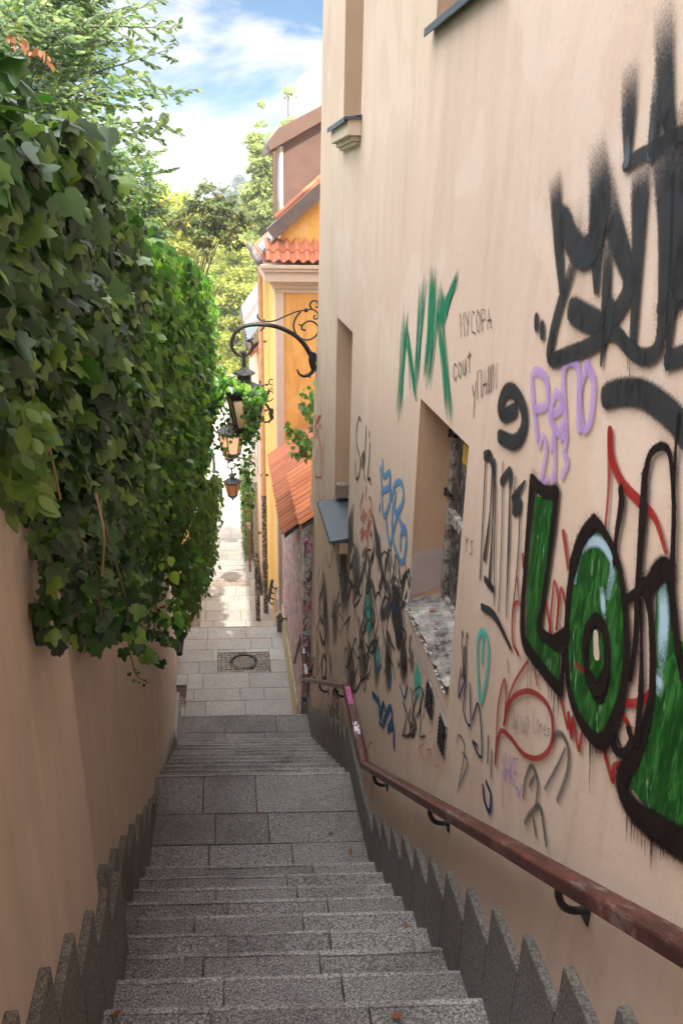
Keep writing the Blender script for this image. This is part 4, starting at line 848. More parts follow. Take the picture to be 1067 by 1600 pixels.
for pts, w in (([(583, 1085), (592, 1098), (594, 1120), (600, 1100), (603, 1120), (598, 1132), (610, 1105), (613, 1125), (606, 1140), (615, 1135), (616, 1165)], .05), ([(591, 1087), (597, 1112)], .03), ([(593, 1128), (598, 1135)], .03), ([(588, 1050), (596, 1040)], .02), ([(625, 1070), (632, 1090), (637, 1072)], .02), ([(612, 940), (613, 955), (618, 942), (620, 955), (626, 945)], .012), ([(605, 1065), (609, 1075), (612, 1055)], .02)): p.stroke(pts, w, n=4)
p.build('dblue', 'deep blue tag low by the rail bend')
p = Paint(); B = lambda L: [(530+x/6.154, 640+y/6.154) for x, y in L]
for L in ([(400, 560), (410, 700), (420, 800)], [(420, 500), (428, 640), (490, 600), (480, 740), (420, 780)], [(410, 800), (430, 1020), (485, 900), (492, 640), (500, 850), (540, 720), (600, 700), (622, 850), (570, 980), (535, 960), (545, 800)], [(450, 1000), (470, 1200), (495, 1300), (520, 1120)], [(570, 980), (535, 1120), (520, 1250), (600, 1470), (645, 1320), (640, 1150), (600, 1100), (560, 980)], [(590, 1330), (600, 1190), (640, 1170)], [(395, 920), (392, 960)], [(520, 900), (510, 1110)]): p.stroke(B(L), .04, n=5)
p.build('blue', 'light blue looping tag')
p = Paint()
for L in ([(212, 110), (195, 70), (172, 180), (170, 330), (205, 470), (195, 620), (165, 665), (158, 500)], [(238, 400), (218, 470), (222, 560), (240, 420), (240, 600), (256, 690)], [(263, 160), (257, 300), (240, 560)], [(294, 210), (294, 265)], [(298, 320), (290, 500), (275, 660), (300, 660), (304, 715)]): p.stroke(B(L), .022, n=5)
text(p, 'MYCOPA', [(718, 490), (768, 480), (770, 512), (720, 528)], .006); text(p, 'cout', [(707, 560), (738, 548), (738, 580), (709, 595)], .007, True); text(p, 'ynAwN', [(737, 585), (780, 566), (778, 605), (738, 630)], .007)
text(p, 'rs', [(728, 822), (742, 830), (740, 870), (728, 862)], .005, True); text(p, 'SuS', [(722, 985), (733, 990), (730, 1065), (722, 1060)], .010, True)
p.build('ink', 'thin black marker writing')
p = Paint()
for L in ([(268, 735), (258, 800), (262, 870)], [(235, 810), (205, 930), (215, 1060), (240, 950), (235, 1090), (262, 1000), (285, 1080), (300, 960), (318, 1040), (312, 870), (290, 845)], [(205, 1190), (232, 1130), (215, 1255), (255, 1160), (262, 1240), (280, 1100), (274, 1390)], [(310, 1070), (285, 1120), (300, 1200), (318, 1190)]): p.stroke(B(L), .022, n=5)
scrib(p, (492, 650, 506, 745), 7, .02, rr, 5); p.stroke([(494, 740), (500, 780), (507, 775), (505, 745)], .014); p.build('rink', 'thin red scribbles')
p = Paint(); text(p, 'Raw', [(655, 1150), (690, 1165), (688, 1195), (655, 1185)], .012, True, fade=[.5, .4]); p.build('rink', 'faint pink tag')
# the upper green name
p = Paint(); rg = random.Random(3)
for (a, c) in (((634, 490), (624, 650)), ((634, 515), (647, 612)), ((649, 610), (662, 440)), ((679, 428), (665, 590)), ((683, 440), (668, 595)), ((694, 450), (689, 520)), ((688, 505), (717, 430)), ((689, 500), (703, 648))):
    for k in range(7):
        j = lambda q: (q[0]+rg.uniform(-6, 6), q[1]+rg.uniform(-14, 14)); q0, q1 = j(a), j(c); p.stroke([q0, ((q0[0]+q1[0])/2+rg.uniform(-1, 1), (q0[1]+q1[1])/2), q1], rg.uniform(.012, .03), soft=.45, fade=[.2, .9, .9, .8, .3], n=4)
p.build('nik', 'mint green brushed letters NIK')
# lavender
p = Paint(); text(p, 'PenO', [(832, 588), (932, 568), (930, 664), (840, 682)], .032, True, gap=.1, soft=.35); text(p, '213', [(842, 682), (893, 676), (893, 740), (845, 757)], .024, True, soft=.35); p.stroke([(866, 740), (863, 765)], .02, fade=[1, .2]); p.build('lav', 'lavender sprayed letters and number 213')
p = Paint(); text(p, 'WAKE', [(785, 1172), (812, 1186), (812, 1232), (785, 1216)], .006, gap=.1); p.stroke([(786, 1216), (787, 1262)], .004); p.stroke([(798, 1225), (799, 1255)], .003); p.stroke([(810, 1230), (812, 1245), (818, 1225)], .006); p.build('violet', 'small violet marker tag')
p = Paint(); text(p, 'William', [(801, 1108), (830, 1122), (828, 1147), (801, 1136)], .0035, True) if False else None
text(p, 'nullun', [(801, 1110), (829, 1125), (827, 1148), (801, 1138)], .0035, True); text(p, 'Lores', [(836, 1108), (863, 1130), (862, 1152), (834, 1142)], .0035, True)
p.build('ginkg', 'grey pencil writing inside the red loop')
# DUNK
p = Paint()
for L, w in (([(761, 712), (757, 800), (752, 905)], .012), ([(760, 712), (768, 713), (773, 735)], [.04, .045, .02]), ([(772, 730), (768, 800), (759, 872)], [.02, .012, .03]), ([(775, 720), (772, 820), (766, 915)], [.02, .012, .025]), ([(760, 905), (772, 920)], .03), ([(777, 755), (775, 850), (774, 945)], .008), ([(788, 722), (786, 840), (781, 955)], .008), ([(786, 752), (800, 735), (799, 760)], [.035, .03, .02]), ([(800, 735), (797, 850), (793, 965)], [.012, .018, .006]), ([(808, 745), (803, 800), (803, 800)], .008), ([(823, 752), (805, 782), (815, 788), (806, 800)], [.012, .05, .05, .03]), ([(815, 788), (812, 870), (803, 960)], .01), ([(755, 948), (775, 962), (800, 1012)], [.03, .034, .02]), ([(795, 1030), (797, 1050)], .006)):
    p.stroke(L, w, smooth=len(L) > 2, n=4, soft=.12)
p.build('black', 'tall thin black calligraphic letters DUNK')
# teal heart, navy and soft black doodles, low middle
p = Paint(); p.stroke([(754, 985), (748, 1000), (748, 1040), (752, 1096), (762, 1056), (765, 1010), (759, 985), (756, 1000), (755, 1035)], .022, n=6); p.build('teal', 'small teal sprayed heart')
p = Paint()
for L, w in (([(722, 1045), (718, 1090), (730, 1062), (726, 1110), (737, 1133), (736, 1068)], .014), ([(740, 1125), (750, 1100), (755, 1182), (740, 1158), (748, 1165)], .014), ([(765, 1150), (764, 1192)], .012), ([(771, 1172), (769, 1215)], .01), ([(762, 1222), (769, 1242), (767, 1268), (759, 1250), (757, 1228)], .022)): p.stroke(L, w, n=4)
p.build('navy', 'navy blue zigzag tag')
p = Paint()
for L, w in (([(716, 1160), (720, 1148), (728, 1172), (717, 1237)], .014), ([(724, 1175), (733, 1192), (720, 1228)], .014), ([(865, 1162), (871, 1147), (882, 1148), (891, 1171), (889, 1208), (874, 1250)], .022), ([(886, 1170), (872, 1200), (854, 1232)], .016), ([(820, 1245), (824, 1215), (834, 1196), (843, 1222), (840, 1258)], .02), ([(830, 1228), (838, 1212)], .02), ([(823, 1285), (832, 1270), (846, 1260), (852, 1290), (856, 1318)], .024), ([(836, 1278), (840, 1305)], .02), ([(572, 1240), (574, 1180), (583, 1160), (588, 1200), (580, 1248)], .012)): p.stroke(L, w, n=5, soft=.42, fade=[.7, .95, .7])
p.build('grey', 'soft dark loops below the red figure')
# two dots, hook, arc
p = Paint()
for L, w in (([(841, 497), (841, 510)], .034), ([(850, 509), (850, 523)], .034), ([(806, 641), (790, 648), (784, 636), (792, 613), (806, 612), (821, 640), (820, 672), (806, 690), (784, 682)], .055), ([(952, 618), (975, 612), (1005, 614), (1035, 632), (1060, 655), (1090, 695)], .07)): p.stroke(L, w, n=6, soft=.24, halo=.35)
p.build('black', 'black sprayed hook, arc and two dots')
# the big black upper piece
p = Paint()
for L, w, fd in (([(868, 262), (872, 320), (876, 390), (881, 450)], [.12, .08, .06, .04], [0, .8, 1, 1]), ([(868, 330), (884, 345), (897, 378), (915, 395), (932, 375), (940, 300), (932, 205)], [.05, .09, .09, .10, .10, .13, .11], [.2, 1, 1, 1, 1, .8, 0]),
                 ([(912, 270), (906, 366), (896, 420), (880, 470), (866, 525), (864, 560), (895, 552), (925, 540), (950, 520), (958, 480)], .052, [0, .7, 1, 1, 1]), ([(938, 350), (935, 405), (935, 452)], [.09, .06, .03], None), ([(948, 250), (958, 330), (972, 385), (986, 430), (982, 462), (965, 490), (948, 506)], [.10, .09, .085, .065, .06, .06, .05], [0, .9, 1, 1, 1]),
                 ([(955, 370), (951, 440), (949, 500), (943, 570)], [.05, .05, .05, .012], [.4, 1, 1, 1]), ([(899, 485), (918, 496), (945, 508), (970, 524), (988, 545), (1008, 557), (1028, 550), (1037, 522), (1041, 450), (1043, 350), (1041, 270), (1043, 215)], [.085, .085, .07, .045, .045, .045, .045, .04, .045, .06, .09, .12], [1, 1, 1, 1, 1, .9, .4]),
                 ([(1005, 245), (1003, 310), (999, 420), (992, 545)], [.11, .085, .05, .032], [0, .9, 1, 1]), ([(1062, 240), (1058, 350), (1054, 470), (1046, 575)], [.12, .08, .04, .014], [.4, 1, 1, 1]), ([(1046, 478), (1060, 455), (1090, 440)], .085, None), ([(1050, 562), (1090, 548), (1130, 540)], .05, None),
                 ([(1085, 180), (1078, 300), (1076, 430)], .12, [.3, 1, 1]), ([(988, 80), (986, 170), (984, 252)], [.10, .075, .03], [0, .75, 1]), ([(1040, 60), (1030, 170), (1020, 245)], [.06, .06, .03], [0, .8, 1]), ([(1040, -20), (1042, 80), (1046, 160), (1053, 215)], [.10, .085, .06, .04], [0, .6, .95, 1]), ([(982, 258), (1003, 243), (1024, 234), (1048, 219), (1080, 205), (1120, 190)], .036, None)):
    p.stroke(L, [q*.92 for q in w] if hasattr(w, '__len__') else w*.92, n=6, soft=.24, fade=fd, halo=.35)
for (x, y0, y1) in ((985, 558, 578), (988, 560, 590)): p.stroke([(x, y0), (x, y1)], .003)
p.build('black', 'big black fading sprayed letters high on the near wall')
p = Paint(); [p.stroke(L, w, soft=.3, fade=[0, .5, .6]) for L, w in (([(984, 205), (983, 252)], .03), ([(1028, 180), (1020, 243)], .028), ([(1050, 210), (1052, 230)], .04))]; p.build('bgrey', 'grey overlaps in the black letters')
# red strokes
p = Paint()
F_ = lambda L: [(767+x/3.557, 980+y/3.557) for x, y in L]
for L, w in (([(957, 672), (959, 712), (975, 752), (1005, 785), (1028, 810), (1045, 862)], [.026, .03, .03, .03, .02, .014]), ([(957, 675), (955, 762), (950, 822)], [.026, .014, .012]), ([(884, 832), (891, 888)], [.024, .014]), ([(862, 985), (866, 940), (870, 908), (876, 940), (873, 985), (880, 920), (888, 945)], .014), ([(853, 930), (860, 965), (866, 1000)], .014), ([(820, 868), (821, 885)], .02), ([(810, 893), (815, 945)], .010), ([(812, 940), (805, 950), (804, 1000), (813, 1022)], .016),
             (F_([(35, 760), (45, 640), (70, 575), (120, 610), (190, 700), (270, 728), (335, 680), (357, 590), (345, 470), (300, 395), (230, 355), (160, 370), (110, 430), (85, 540)]), .019), (F_([(85, 540), (100, 430), (140, 310), (215, 190)]), .013), (F_([(35, 740), (50, 450), (85, 290), (95, 380), (85, 540)]), .014), (F_([(400, 385), (440, 560), (445, 470), (460, 615), (470, 500), (500, 680), (520, 590)]), .016), (F_([(640, 680), (690, 850), (700, 775), (765, 765)]), .02), (F_([(740, 415), (830, 418), (910, 365)]), .022), (F_([(720, 470), (780, 540), (800, 660), (830, 580)]), .02), (F_([(440, 160), (530, 245)]), .014), (F_([(255, 240), (270, 320)]), .01)): p.stroke(L, w, n=6, soft=.2)
p.build('red', 'dark red sprayed lines and fish shaped loop')
# the green and black piece
LF = [(840, 775), (852, 777), (867, 785), (865, 820), (857, 890), (848, 950), (847, 992), (877, 1012), (877, 1066), (850, 1042), (826, 1010), (826, 960), (830, 880), (836, 820)]
OF = [(933, 820), (912, 850), (899, 900), (893, 960), (891, 1020), (897, 1080), (914, 1122), (941, 1150), (961, 1130), (976, 1080), (983, 1020), (980, 950), (970, 885), (955, 840)]
HF = [(1030, 925), (1045, 905), (1056, 940), (1064, 1000), (1100, 1010), (1150, 1100), (1150, 1360), (1067, 1306), (1018, 1266), (985, 1222), (1012, 1163), (1028, 1092), (1028, 980)]
p = Paint(); p.fill(LF, smooth=False).fill(OF).fill(HF, smooth=False); p.build('green', 'green filled bubble letters')
p = Paint()
for L, w in (([(902, 905), (908, 865), (922, 848), (940, 846), (955, 862), (962, 885), (955, 930)], .034), ([(945, 925), (948, 960)], .03), ([(1040, 920), (1042, 970), (1038, 1030)], .045), ([(1033, 1075), (1036, 1055)], .04)): p.stroke(L, w, soft=.42, fade=[.4, .9, .9, .3])
p.build('lblue', 'pale blue shine inside the letters')
p = Paint(); rg = random.Random(12)
for _ in range(40):
    cxy = rg.choice(((900, 1000, 60), (965, 1000, 100), (935, 880, 35), (850, 850, 60), (1045, 1050, 90), (1020, 1230, 30), (860, 1035, 12), (940, 1110, 25))); x = cxy[0]+rg.uniform(-6, 6); y = cxy[1]+rg.uniform(-1, 1)*cxy[2]; h = rg.uniform(10, 40)
    p.stroke([(x, y), (x+rg.uniform(-2, 2), y+h)], rg.uniform(.004, .012), soft=.4, fade=[.1, .7, .1])
p.build('ltgreen', 'light green brushed streaks')
p = Paint()
for L, w in (([(836, 752), (829, 830), (824, 900), (820, 960), (824, 1005), (848, 1040), (878, 1078)], [.06, .045, .04, .045, .06, .055, .05]), ([(836, 752), (855, 768), (873, 768)], .05), ([(873, 768), (870, 810), (860, 890), (850, 955), (848, 985), (868, 1002), (884, 1012)], [.045, .038, .032, .035, .045, .05, .05]), ([(880, 1078), (884, 1040), (886, 990)], [.04, .03, .04]),
             ([(933, 816), (912, 846), (898, 895), (891, 955), (889, 1020), (895, 1082), (912, 1128), (941, 1158), (962, 1136), (978, 1082), (985, 1020), (982, 948), (972, 882), (953, 836), (933, 816), (912, 846), (900, 885)], [.055, .05, .04, .034, .036, .042, .05, .055, .04, .034, .03, .028, .034, .05, .055]),
             ([(935, 968), (922, 990), (921, 1040), (932, 1075), (947, 1070), (954, 1030), (950, 985), (935, 968), (922, 990), (919, 1015)], .042), ([(926, 1060), (940, 1085), (950, 1060)], .06),
             ([(1014, 925), (1034, 895), (1048, 888), (1056, 930), (1064, 1005), (1074, 1060)], [.05, .07, .06, .03, .03, .03]), ([(1012, 915), (1022, 960), (1025, 1040), (1022, 1100), (1004, 1165), (978, 1215), (984, 1248), (1015, 1282), (1067, 1316), (1160, 1372)], [.05, .03, .03, .035, .05, .07, .08, .085, .09, .09]),
             ([(1013, 740), (1010, 800), (1006, 860), (1001, 940), (999, 1000), (990, 1060)], [.03, .04, .034, .03, .03, .02]), ([(1013, 745), (1022, 710), (1040, 697), (1053, 712), (1059, 780), (1058, 850), (1056, 900)], [.03, .024, .024, .02, .02, .022, .03]), ([(1066, 650), (1062, 700), (1059, 760)], .012), ([(975, 765), (976, 788), (968, 840), (965, 880)], [.03, .034, .024, .02]), ([(983, 938), (1000, 925), (1012, 912)], .03), ([(1006, 940), (1008, 1000), (1007, 1080), (1001, 1160)], [.02, .014, .03, .034]),
             ([(965, 1150), (964, 1168), (980, 1176), (992, 1158), (988, 1140)], .03), ([(964, 1140), (985, 1190)], .01), ([(1100, 1000), (1098, 1100), (1092, 1220)], .05), ([(872, 1000), (890, 990)], .05)):
    p.stroke(L, [q*.88 for q in w] if hasattr(w, '__len__') else w*.88, n=7, soft=.26, halo=.5)
rg = random.Random(31)
for _ in range(70):
    t = rg.random(); src = rg.choice(([(822, 1015), (880, 1085)], [(925, 1155), (955, 1155)], [(978, 1225), (1010, 1280)], [(1005, 1275), (1067, 1318)], [(1010, 1280), (1067, 1318)]))
    x = src[0][0]+(src[1][0]-src[0][0])*t; y = src[0][1]+(src[1][1]-src[0][1])*t; h = rg.choice((12, 18, 26, 60))*rg.uniform(.5, 1.3); p.stroke([(x, y), (x-h*0.035, y+h+8)], rg.uniform(.002, .006), cap=False, fade=[1, .9, .2])
p.build('choc', 'black dripping outlines of the green letters')
p = Paint(); p.stroke([(937, 992), (938, 1022)], [.03, .035], soft=.35); p.build('tan', 'bare spot inside the round letter')
p = Paint()      # patched paler plaster round the near window
p.stroke([(648, 905), (639, 955), (660, 1025), (700, 1115)], [.03, .06, .06, .02], soft=.45, fade=[.3, .9, .9, .3]); p.stroke([(652, 820), (645, 900)], .03, soft=.5, fade=[0, .7]); p.build('pale', 'lilac patch of newer plaster at the window corner')
# lower pale patch on the jamb of the near window
MB().quad((XW+0.002, 3.557, -1.92), (XW+0.163, 3.557, -1.85), (XW+0.163, 3.557, -1.63), (XW+0.002, 3.557, -1.66)).build('patch', simple('lilac_plaster', (0.50, 0.40, 0.37), 0.9), rb, recalc=False)
# paint and stickers on the handrail
def railpatch(ya, yb, col, w=0.04, name='sticker'):
    za, zb = railz(ya), railz(yb); s = math.atan2(zb-za, yb-ya); up = 0.0245/math.cos(s) if abs(s) < 1.2 else .03
    MB().quad((XRL-w/2, ya, za+up), (XRL+w/2, ya, za+up), (XRL+w/2, yb, zb+up), (XRL-w/2, yb, zb+up)).build(name, col, hr)
rp = M('scrawled_white'); c = rp.ramp(rp.noise(rp.pos((1, .5, 1)), 60, 3, .7), [(0.47, (0.10, 0.04, 0.05)), (0.53, (0.72, 0.7, 0.78))]); rp.base(c)
pk = M('scrawled_pink'); c = pk.ramp(pk.noise(pk.pos(), 60, 3, .7), [(0.42, (0.14, 0.03, 0.05)), (0.52, (0.50, 0.08, 0.30))]); pk.base(c)
railpatch(4.74, 4.94, pk.m); railpatch(4.42, 4.55, rp.m); railpatch(8.0, 8.15, rp.m); railpatch(8.32, 8.45, rp.m)
# ================================================================== VEGETATION
def norm(v): return v/(np.linalg.norm(v, axis=-1, keepdims=True)+1e-9)
def ivy_mass(name, label, y0, y1, xw, bulge, zt, zb, n, size, mat, tpl=IVY, seed=1, back=0.5, lumps=0.10, stems=30, cat='ivy', spread=1.0):
    g = np.random.default_rng(seed); root = empty(name, (xw(0.5*(y0+y1)), y0, zt(y0)), label, cat)
    y = g.uniform(y0, y1, n); t = g.uniform(-0.22, 1, n)            # t<0: over the top of the wall
    zt_, zb_ = np.array([zt(a) for a in y]), np.array([zb(a) for a in y]); xw_ = np.array([xw(a) for a in y]); bl = np.array([bulge(a) for a in y])
    tt = np.clip(t, 0, 1); prof = np.sin(np.clip(0.12+(1-tt)*0.95, 0, 1)*math.pi*0.5+0.25)*np.clip((1-tt)*3.2+0.22, 0, 1)
    ph = 0.5*np.sin(y*5.1+3*np.sin(tt*7+seed))+0.5*np.sin(y*2.3+tt*9+seed)+0.35*np.sin(y*11+tt*17)
    ragged = g.uniform(-0.14, 0.10, n)*(tt > 0.8); z = zt_+(zb_-zt_)*tt+ragged
    x = xw_+bl*prof*(1+lumps*3*ph*0.33)
    hol = np.sin(y*13+2.1*np.sin(z*9+seed))*np.sin(z*15+1.7*np.sin(y*8))+0.5*np.sin(y*29+z*23+seed)
    dep = g.exponential(0.035, n)+np.where(hol < -0.2, 0.16, 0.0)*g.uniform(.5, 1.3, n); x -= np.minimum(dep, 0.3)*(1+bl)
    over = t < 0; x = np.where(over, xw_+bl*0.75-(-t/0.22)*(bl*0.75+back), x); z = np.where(over, zt_+0.07*np.sin((-t/0.22)*2.6)+lumps*0.5*ph-np.minimum(dep, .12), z)
    N = np.stack([np.where(over, 0.35, 1.0), np.full(n, -0.55), np.where(over, 1.3, 0.55)], 1)+g.normal(0, 0.55, (n, 3))*spread
    T = np.stack([np.full(n, 0.35), np.full(n, -0.1), np.full(n, -1.0)], 1)+g.normal(0, 0.6, (n, 3))
    leaves('foliage', tpl, np.stack([x, y, z], 1), N, T, size*g.uniform(0.55, 1.25, n), mat, root)
    if stems:
        b = MB(); rs = random.Random(seed)
        for _ in range(stems):
            ya = rs.uniform(y0, y1); pts = []; xx = xw(ya)+0.01
            for k in range(6): yy_ = ya+rs.uniform(-.08, .08)+k*0.03; t_ = k/5; pts.append((xw(yy_)+bulge(yy_)*0.35*math.sin(t_*3.1)+0.01, yy_, zb(yy_)+(zt(yy_)-zb(yy_))*t_))
            b.tube(smoothline(pts, 3), 0.005, 5)
        b.build('stem', MT['stem'], root)
    return root
def strand(root, pts, n, size, mat, seed, r=0.0028, tpl=IVY, jit=0.03, stem='stem', leafname='foliage'):
    g = np.random.default_rng(seed); L = np.array(smoothline(pts, 8)); b = MB(); b.tube([tuple(q) for q in L], r, 5); b.build(stem, MT['stem'], root)
    i = g.integers(0, len(L), n); P = L[i]+g.normal(0, jit, (n, 3)); N = np.array([0.5, -0.8, 0.6])+g.normal(0, 0.5, (n, 3)); T = np.array([0.2, 0, -1])+g.normal(0, 0.5, (n, 3))
    leaves(leafname, tpl, P, N, T, size*g.uniform(.6, 1.2, n), mat, root)
lin = lambda pts: (lambda y: float(np.interp(y, [p[0] for p in pts], [p[1] for p in pts])))
near = ivy_mass('ivy', 'dark large leaved ivy hanging thickly over the near end of the left wall', 0.5, 3.5, lin([(0, -.56), (2.37, -.56), (2.5, -.64), (4, -.66)]), lin([(0.5, .10), (1.5, .15), (2.2, .22), (3.5, .30)]),
                lin([(0.5, -.06), (1.2, .02), (2.0, .17), (3.1, .20), (3.5, .02)]), lin([(.5, -.30), (1.5, -.50), (1.9, -.64), (2.2, -.95), (2.4, -1.2), (3.5, -1.95)]), 12500, 0.064, MT['ivy'], seed=4, lumps=.22)
g = np.random.default_rng(5)           # a few big pale leaves close to the camera and young shoots
P = []; 
for (px, py, y) in ((100, 300, 1.95), (20, 330, 1.75), (45, 290, 1.8), (160, 230, 2.9), (140, 210, 2.7), (170, 200, 2.9), (150, 340, 2.3)):
    P.append(ony(px, py, y))
n = len(P); leaves('large_foliage', IVY, P, np.array([0.5, -1, 0.9])+g.normal(0, .2, (n, 3)), np.array([0.3, 0, -.7])+g.normal(0, .3, (n, 3)), g.uniform(.07, .10, n), leafmat('dusty_leaf', (0.06, 0.11, 0.06), (0.05, 0.13, 0.03), 0.4, 0.1, (0.10, 0.16, 0.10)), near)
q = lambda px, py, y: tuple(ony(px, py, y))
for k, (pts, nn, sz) in enumerate((([q(70, 830, 2.0), q(85, 900, 2.0), q(70, 950, 2.0), q(75, 985, 2.0)], 34, .06), ([q(90, 850, 2.1), q(110, 930, 2.1), q(95, 985, 2.1)], 30, .06), ([q(60, 880, 2.0), q(120, 960, 2.1), q(125, 990, 2.1)], 16, .055), ([q(120, 850, 2.5), q(150, 930, 2.6), q(190, 990, 2.8), q(235, 1028, 3.2)], 60, .045),
                                 ([q(150, 880, 2.7), q(190, 940, 2.9), q(230, 985, 3.2), q(262, 1000, 3.5)], 40, .045), ([q(200, 1000, 2.9), q(206, 1030, 2.9), q(214, 1055, 3.0), q(232, 1068, 3.0)], 7, .02), ([q(170, 820, 3.0), q(200, 900, 3.0), q(240, 950, 3.3), q(285, 985, 3.8)], 50, .05), ([q(215, 850, 3.4), q(240, 930, 3.4), q(255, 1010, 3.4)], 30, .035))):
    strand(near, pts, nn, sz, MT['ivy'], 40+k, jit=.022)
for (a, b_) in (((30, 560), (95, 780)), ((70, 640), (60, 760)), ((150, 770), (160, 900))):   # twining pale stems in front
    b = MB(); b.tube(smoothline([q(a[0], a[1], 1.75), q((a[0]+b_[0])/2+8, (a[1]+b_[1])/2, 1.72), q(b_[0], b_[1], 1.75)], 6), .003, 5); b.build('stem', simple('pale_stem', (0.30, 0.20, 0.10), .7), near)
shoot = near
P = []; rs = random.Random(3)
for _ in range(150): P.append(ony(rs.uniform(-5, 70), rs.uniform(610, 790), rs.uniform(1.45, 1.8)))
n = len(P); leaves('young_foliage', OVAL, P, np.array([0.4, -1, 0.7])+g.normal(0, .4, (n, 3)), np.array([0.3, 0, -.9])+g.normal(0, .4, (n, 3)), g.uniform(.035, .065, n), MT['vine'], near)
mid = ivy_mass('creeper', 'glossy green creeper pouring over the middle of the left wall in the light', 3.25, 10.5, lin([(3, -.66), (5.5, -.67), (8.35, -.77), (8.4, -.97), (11, -.97)]), lin([(3.2, .28), (5, .42), (7, .52), (8.4, .60), (8.5, .78), (10.5, .74)]),
               lin([(3.2, .0), (4.2, -.22), (5.5, -.36), (7, -.52), (8.5, -.72), (10.5, -1.1)]), lin([(3.2, -1.55), (4.2, -2.1), (5.4, -2.75), (7.5, -3.35), (8.5, -3.6), (10.5, -4.5)]), 40000, 0.060, MT['creeper'], tpl=CREEP, seed=9, lumps=.18, stems=50, cat='creeper')
strand(mid, [q(300, 840, 7.8), q(297, 890, 7.8), q(292, 930, 7.8), q(288, 975, 7.8)], 110, .045, MT['vine'], 71, jit=.05)
strand(mid, [q(262, 870, 5.6), q(280, 900, 5.8), q(290, 960, 6.0)], 70, .05, MT['vine'], 72, jit=.05)
strand(mid, [q(290, 860, 5.0), q(305, 880, 4.8), q(315, 905, 4.8)], 14, .07, MT['creeper'], 73, jit=.03)
strand(mid, [q(330, 740, 9), q(332, 800, 9), q(322, 850, 9)], 120, .05, MT['vine'], 74, jit=.06)
strand(mid, [q(250, 780, 5.2), q(270, 830, 5.4), q(262, 900, 5.4), q(258, 960, 5.4)], 120, .05, MT['vine'], 75, jit=.08)
# yellowing hanging curtain of thin vine on the far lower side of the creeper
gv = np.random.default_rng(33); n = 2600; yv = gv.uniform(5.2, 9.8, n); zv = gv.uniform(0, 1, n)
zz1 = -1.9-0.30*(yv-5.2); zz2 = np.interp(yv, [5.2, 7.5, 9.8], [-3.0, -3.75, -4.4]); xv = np.interp(yv, [5.2, 8.4, 9.8], [-.30, -.18, -.20])+gv.normal(0, .04, n)-.12*zv
leaves('vine_curtain', OVAL, np.stack([xv, yv, zz1+(zz2-zz1)*zv], 1), np.array([.8, -.7, .4])+gv.normal(0, .5, (n, 3)), np.array([.1, 0, -1.])+gv.normal(0, .25, (n, 3)), gv.uniform(.04, .08, n), MT['vine'], mid)
# ivy smothering the nearest lantern
li = empty('ivy', q(380, 610, 8.0), 'small leaved ivy wrapped over the nearest lantern with a long tail hanging down', 'ivy')
g = np.random.default_rng(8); n = 650; px = g.uniform(330, 414, n); py = np.interp(px, [330, 355, 385, 405, 414], [590, 590, 600, 604, 612])+g.uniform(0, 1, n)**1.3*np.interp(px, [330, 345, 352, 380, 385, 400, 414], [50, 40, 16, 18, 50, 40, 12])
P = np.array([ony(a, b_, c) for a, b_, c in zip(px, py, 7.72+g.uniform(0, .5, n)*1.0)]); leaves('foliage', IVY, P, np.array([.1, -1, .8])+g.normal(0, .5, (n, 3)), np.array([0, -.2, -1.])+g.normal(0, .4, (n, 3)), g.uniform(.035, .075, n), MT['creeper'], li)
strand(li, [q(388, 630, 7.7), q(392, 665, 7.66), q(386, 700, 7.66), q(388, 740, 7.7), q(390, 790, 7.7)], 130, .045, MT['creeper'], 81, jit=.035)
strand(li, [q(398, 630, 7.7), q(396, 655, 7.66), q(388, 690, 7.66)], 110, .05, MT['creeper'], 82, jit=.04)
strand(li, [q(340, 630, 7.9), q(352, 660, 7.8), q(348, 700, 7.8)], 50, .045, MT['creeper'], 83, jit=.05)
strand(li, [q(330, 690, 7.9), q(350, 705, 7.8), q(368, 722, 7.8), q(372, 735, 7.8)], 22, .04, MT['vine'], 84, jit=.02)
# young maple-like sapling on the lean-to
sp = empty('sapling', q(492, 690, 9.4), 'young leafy sapling leaning over the clay roof in front of the orange wall', 'sapling')
for k, pts in enumerate(([q(494, 700, 9.3), q(470, 680, 9.3), q(448, 668, 9.3)], [q(494, 690, 9.3), q(472, 690, 9.2), q(455, 694, 9.2)], [q(494, 670, 9.4), q(480, 640, 9.4), q(468, 622, 9.4)], [q(494, 660, 9.4), q(488, 630, 9.4), q(484, 608, 9.4)], [q(494, 705, 9.2), q(478, 705, 9.2), q(462, 712, 9.2)])): strand(sp, pts, 26, .085, MT['creeper'] if k % 2 else MT['vine'], 90+k, r=.004, jit=.05)
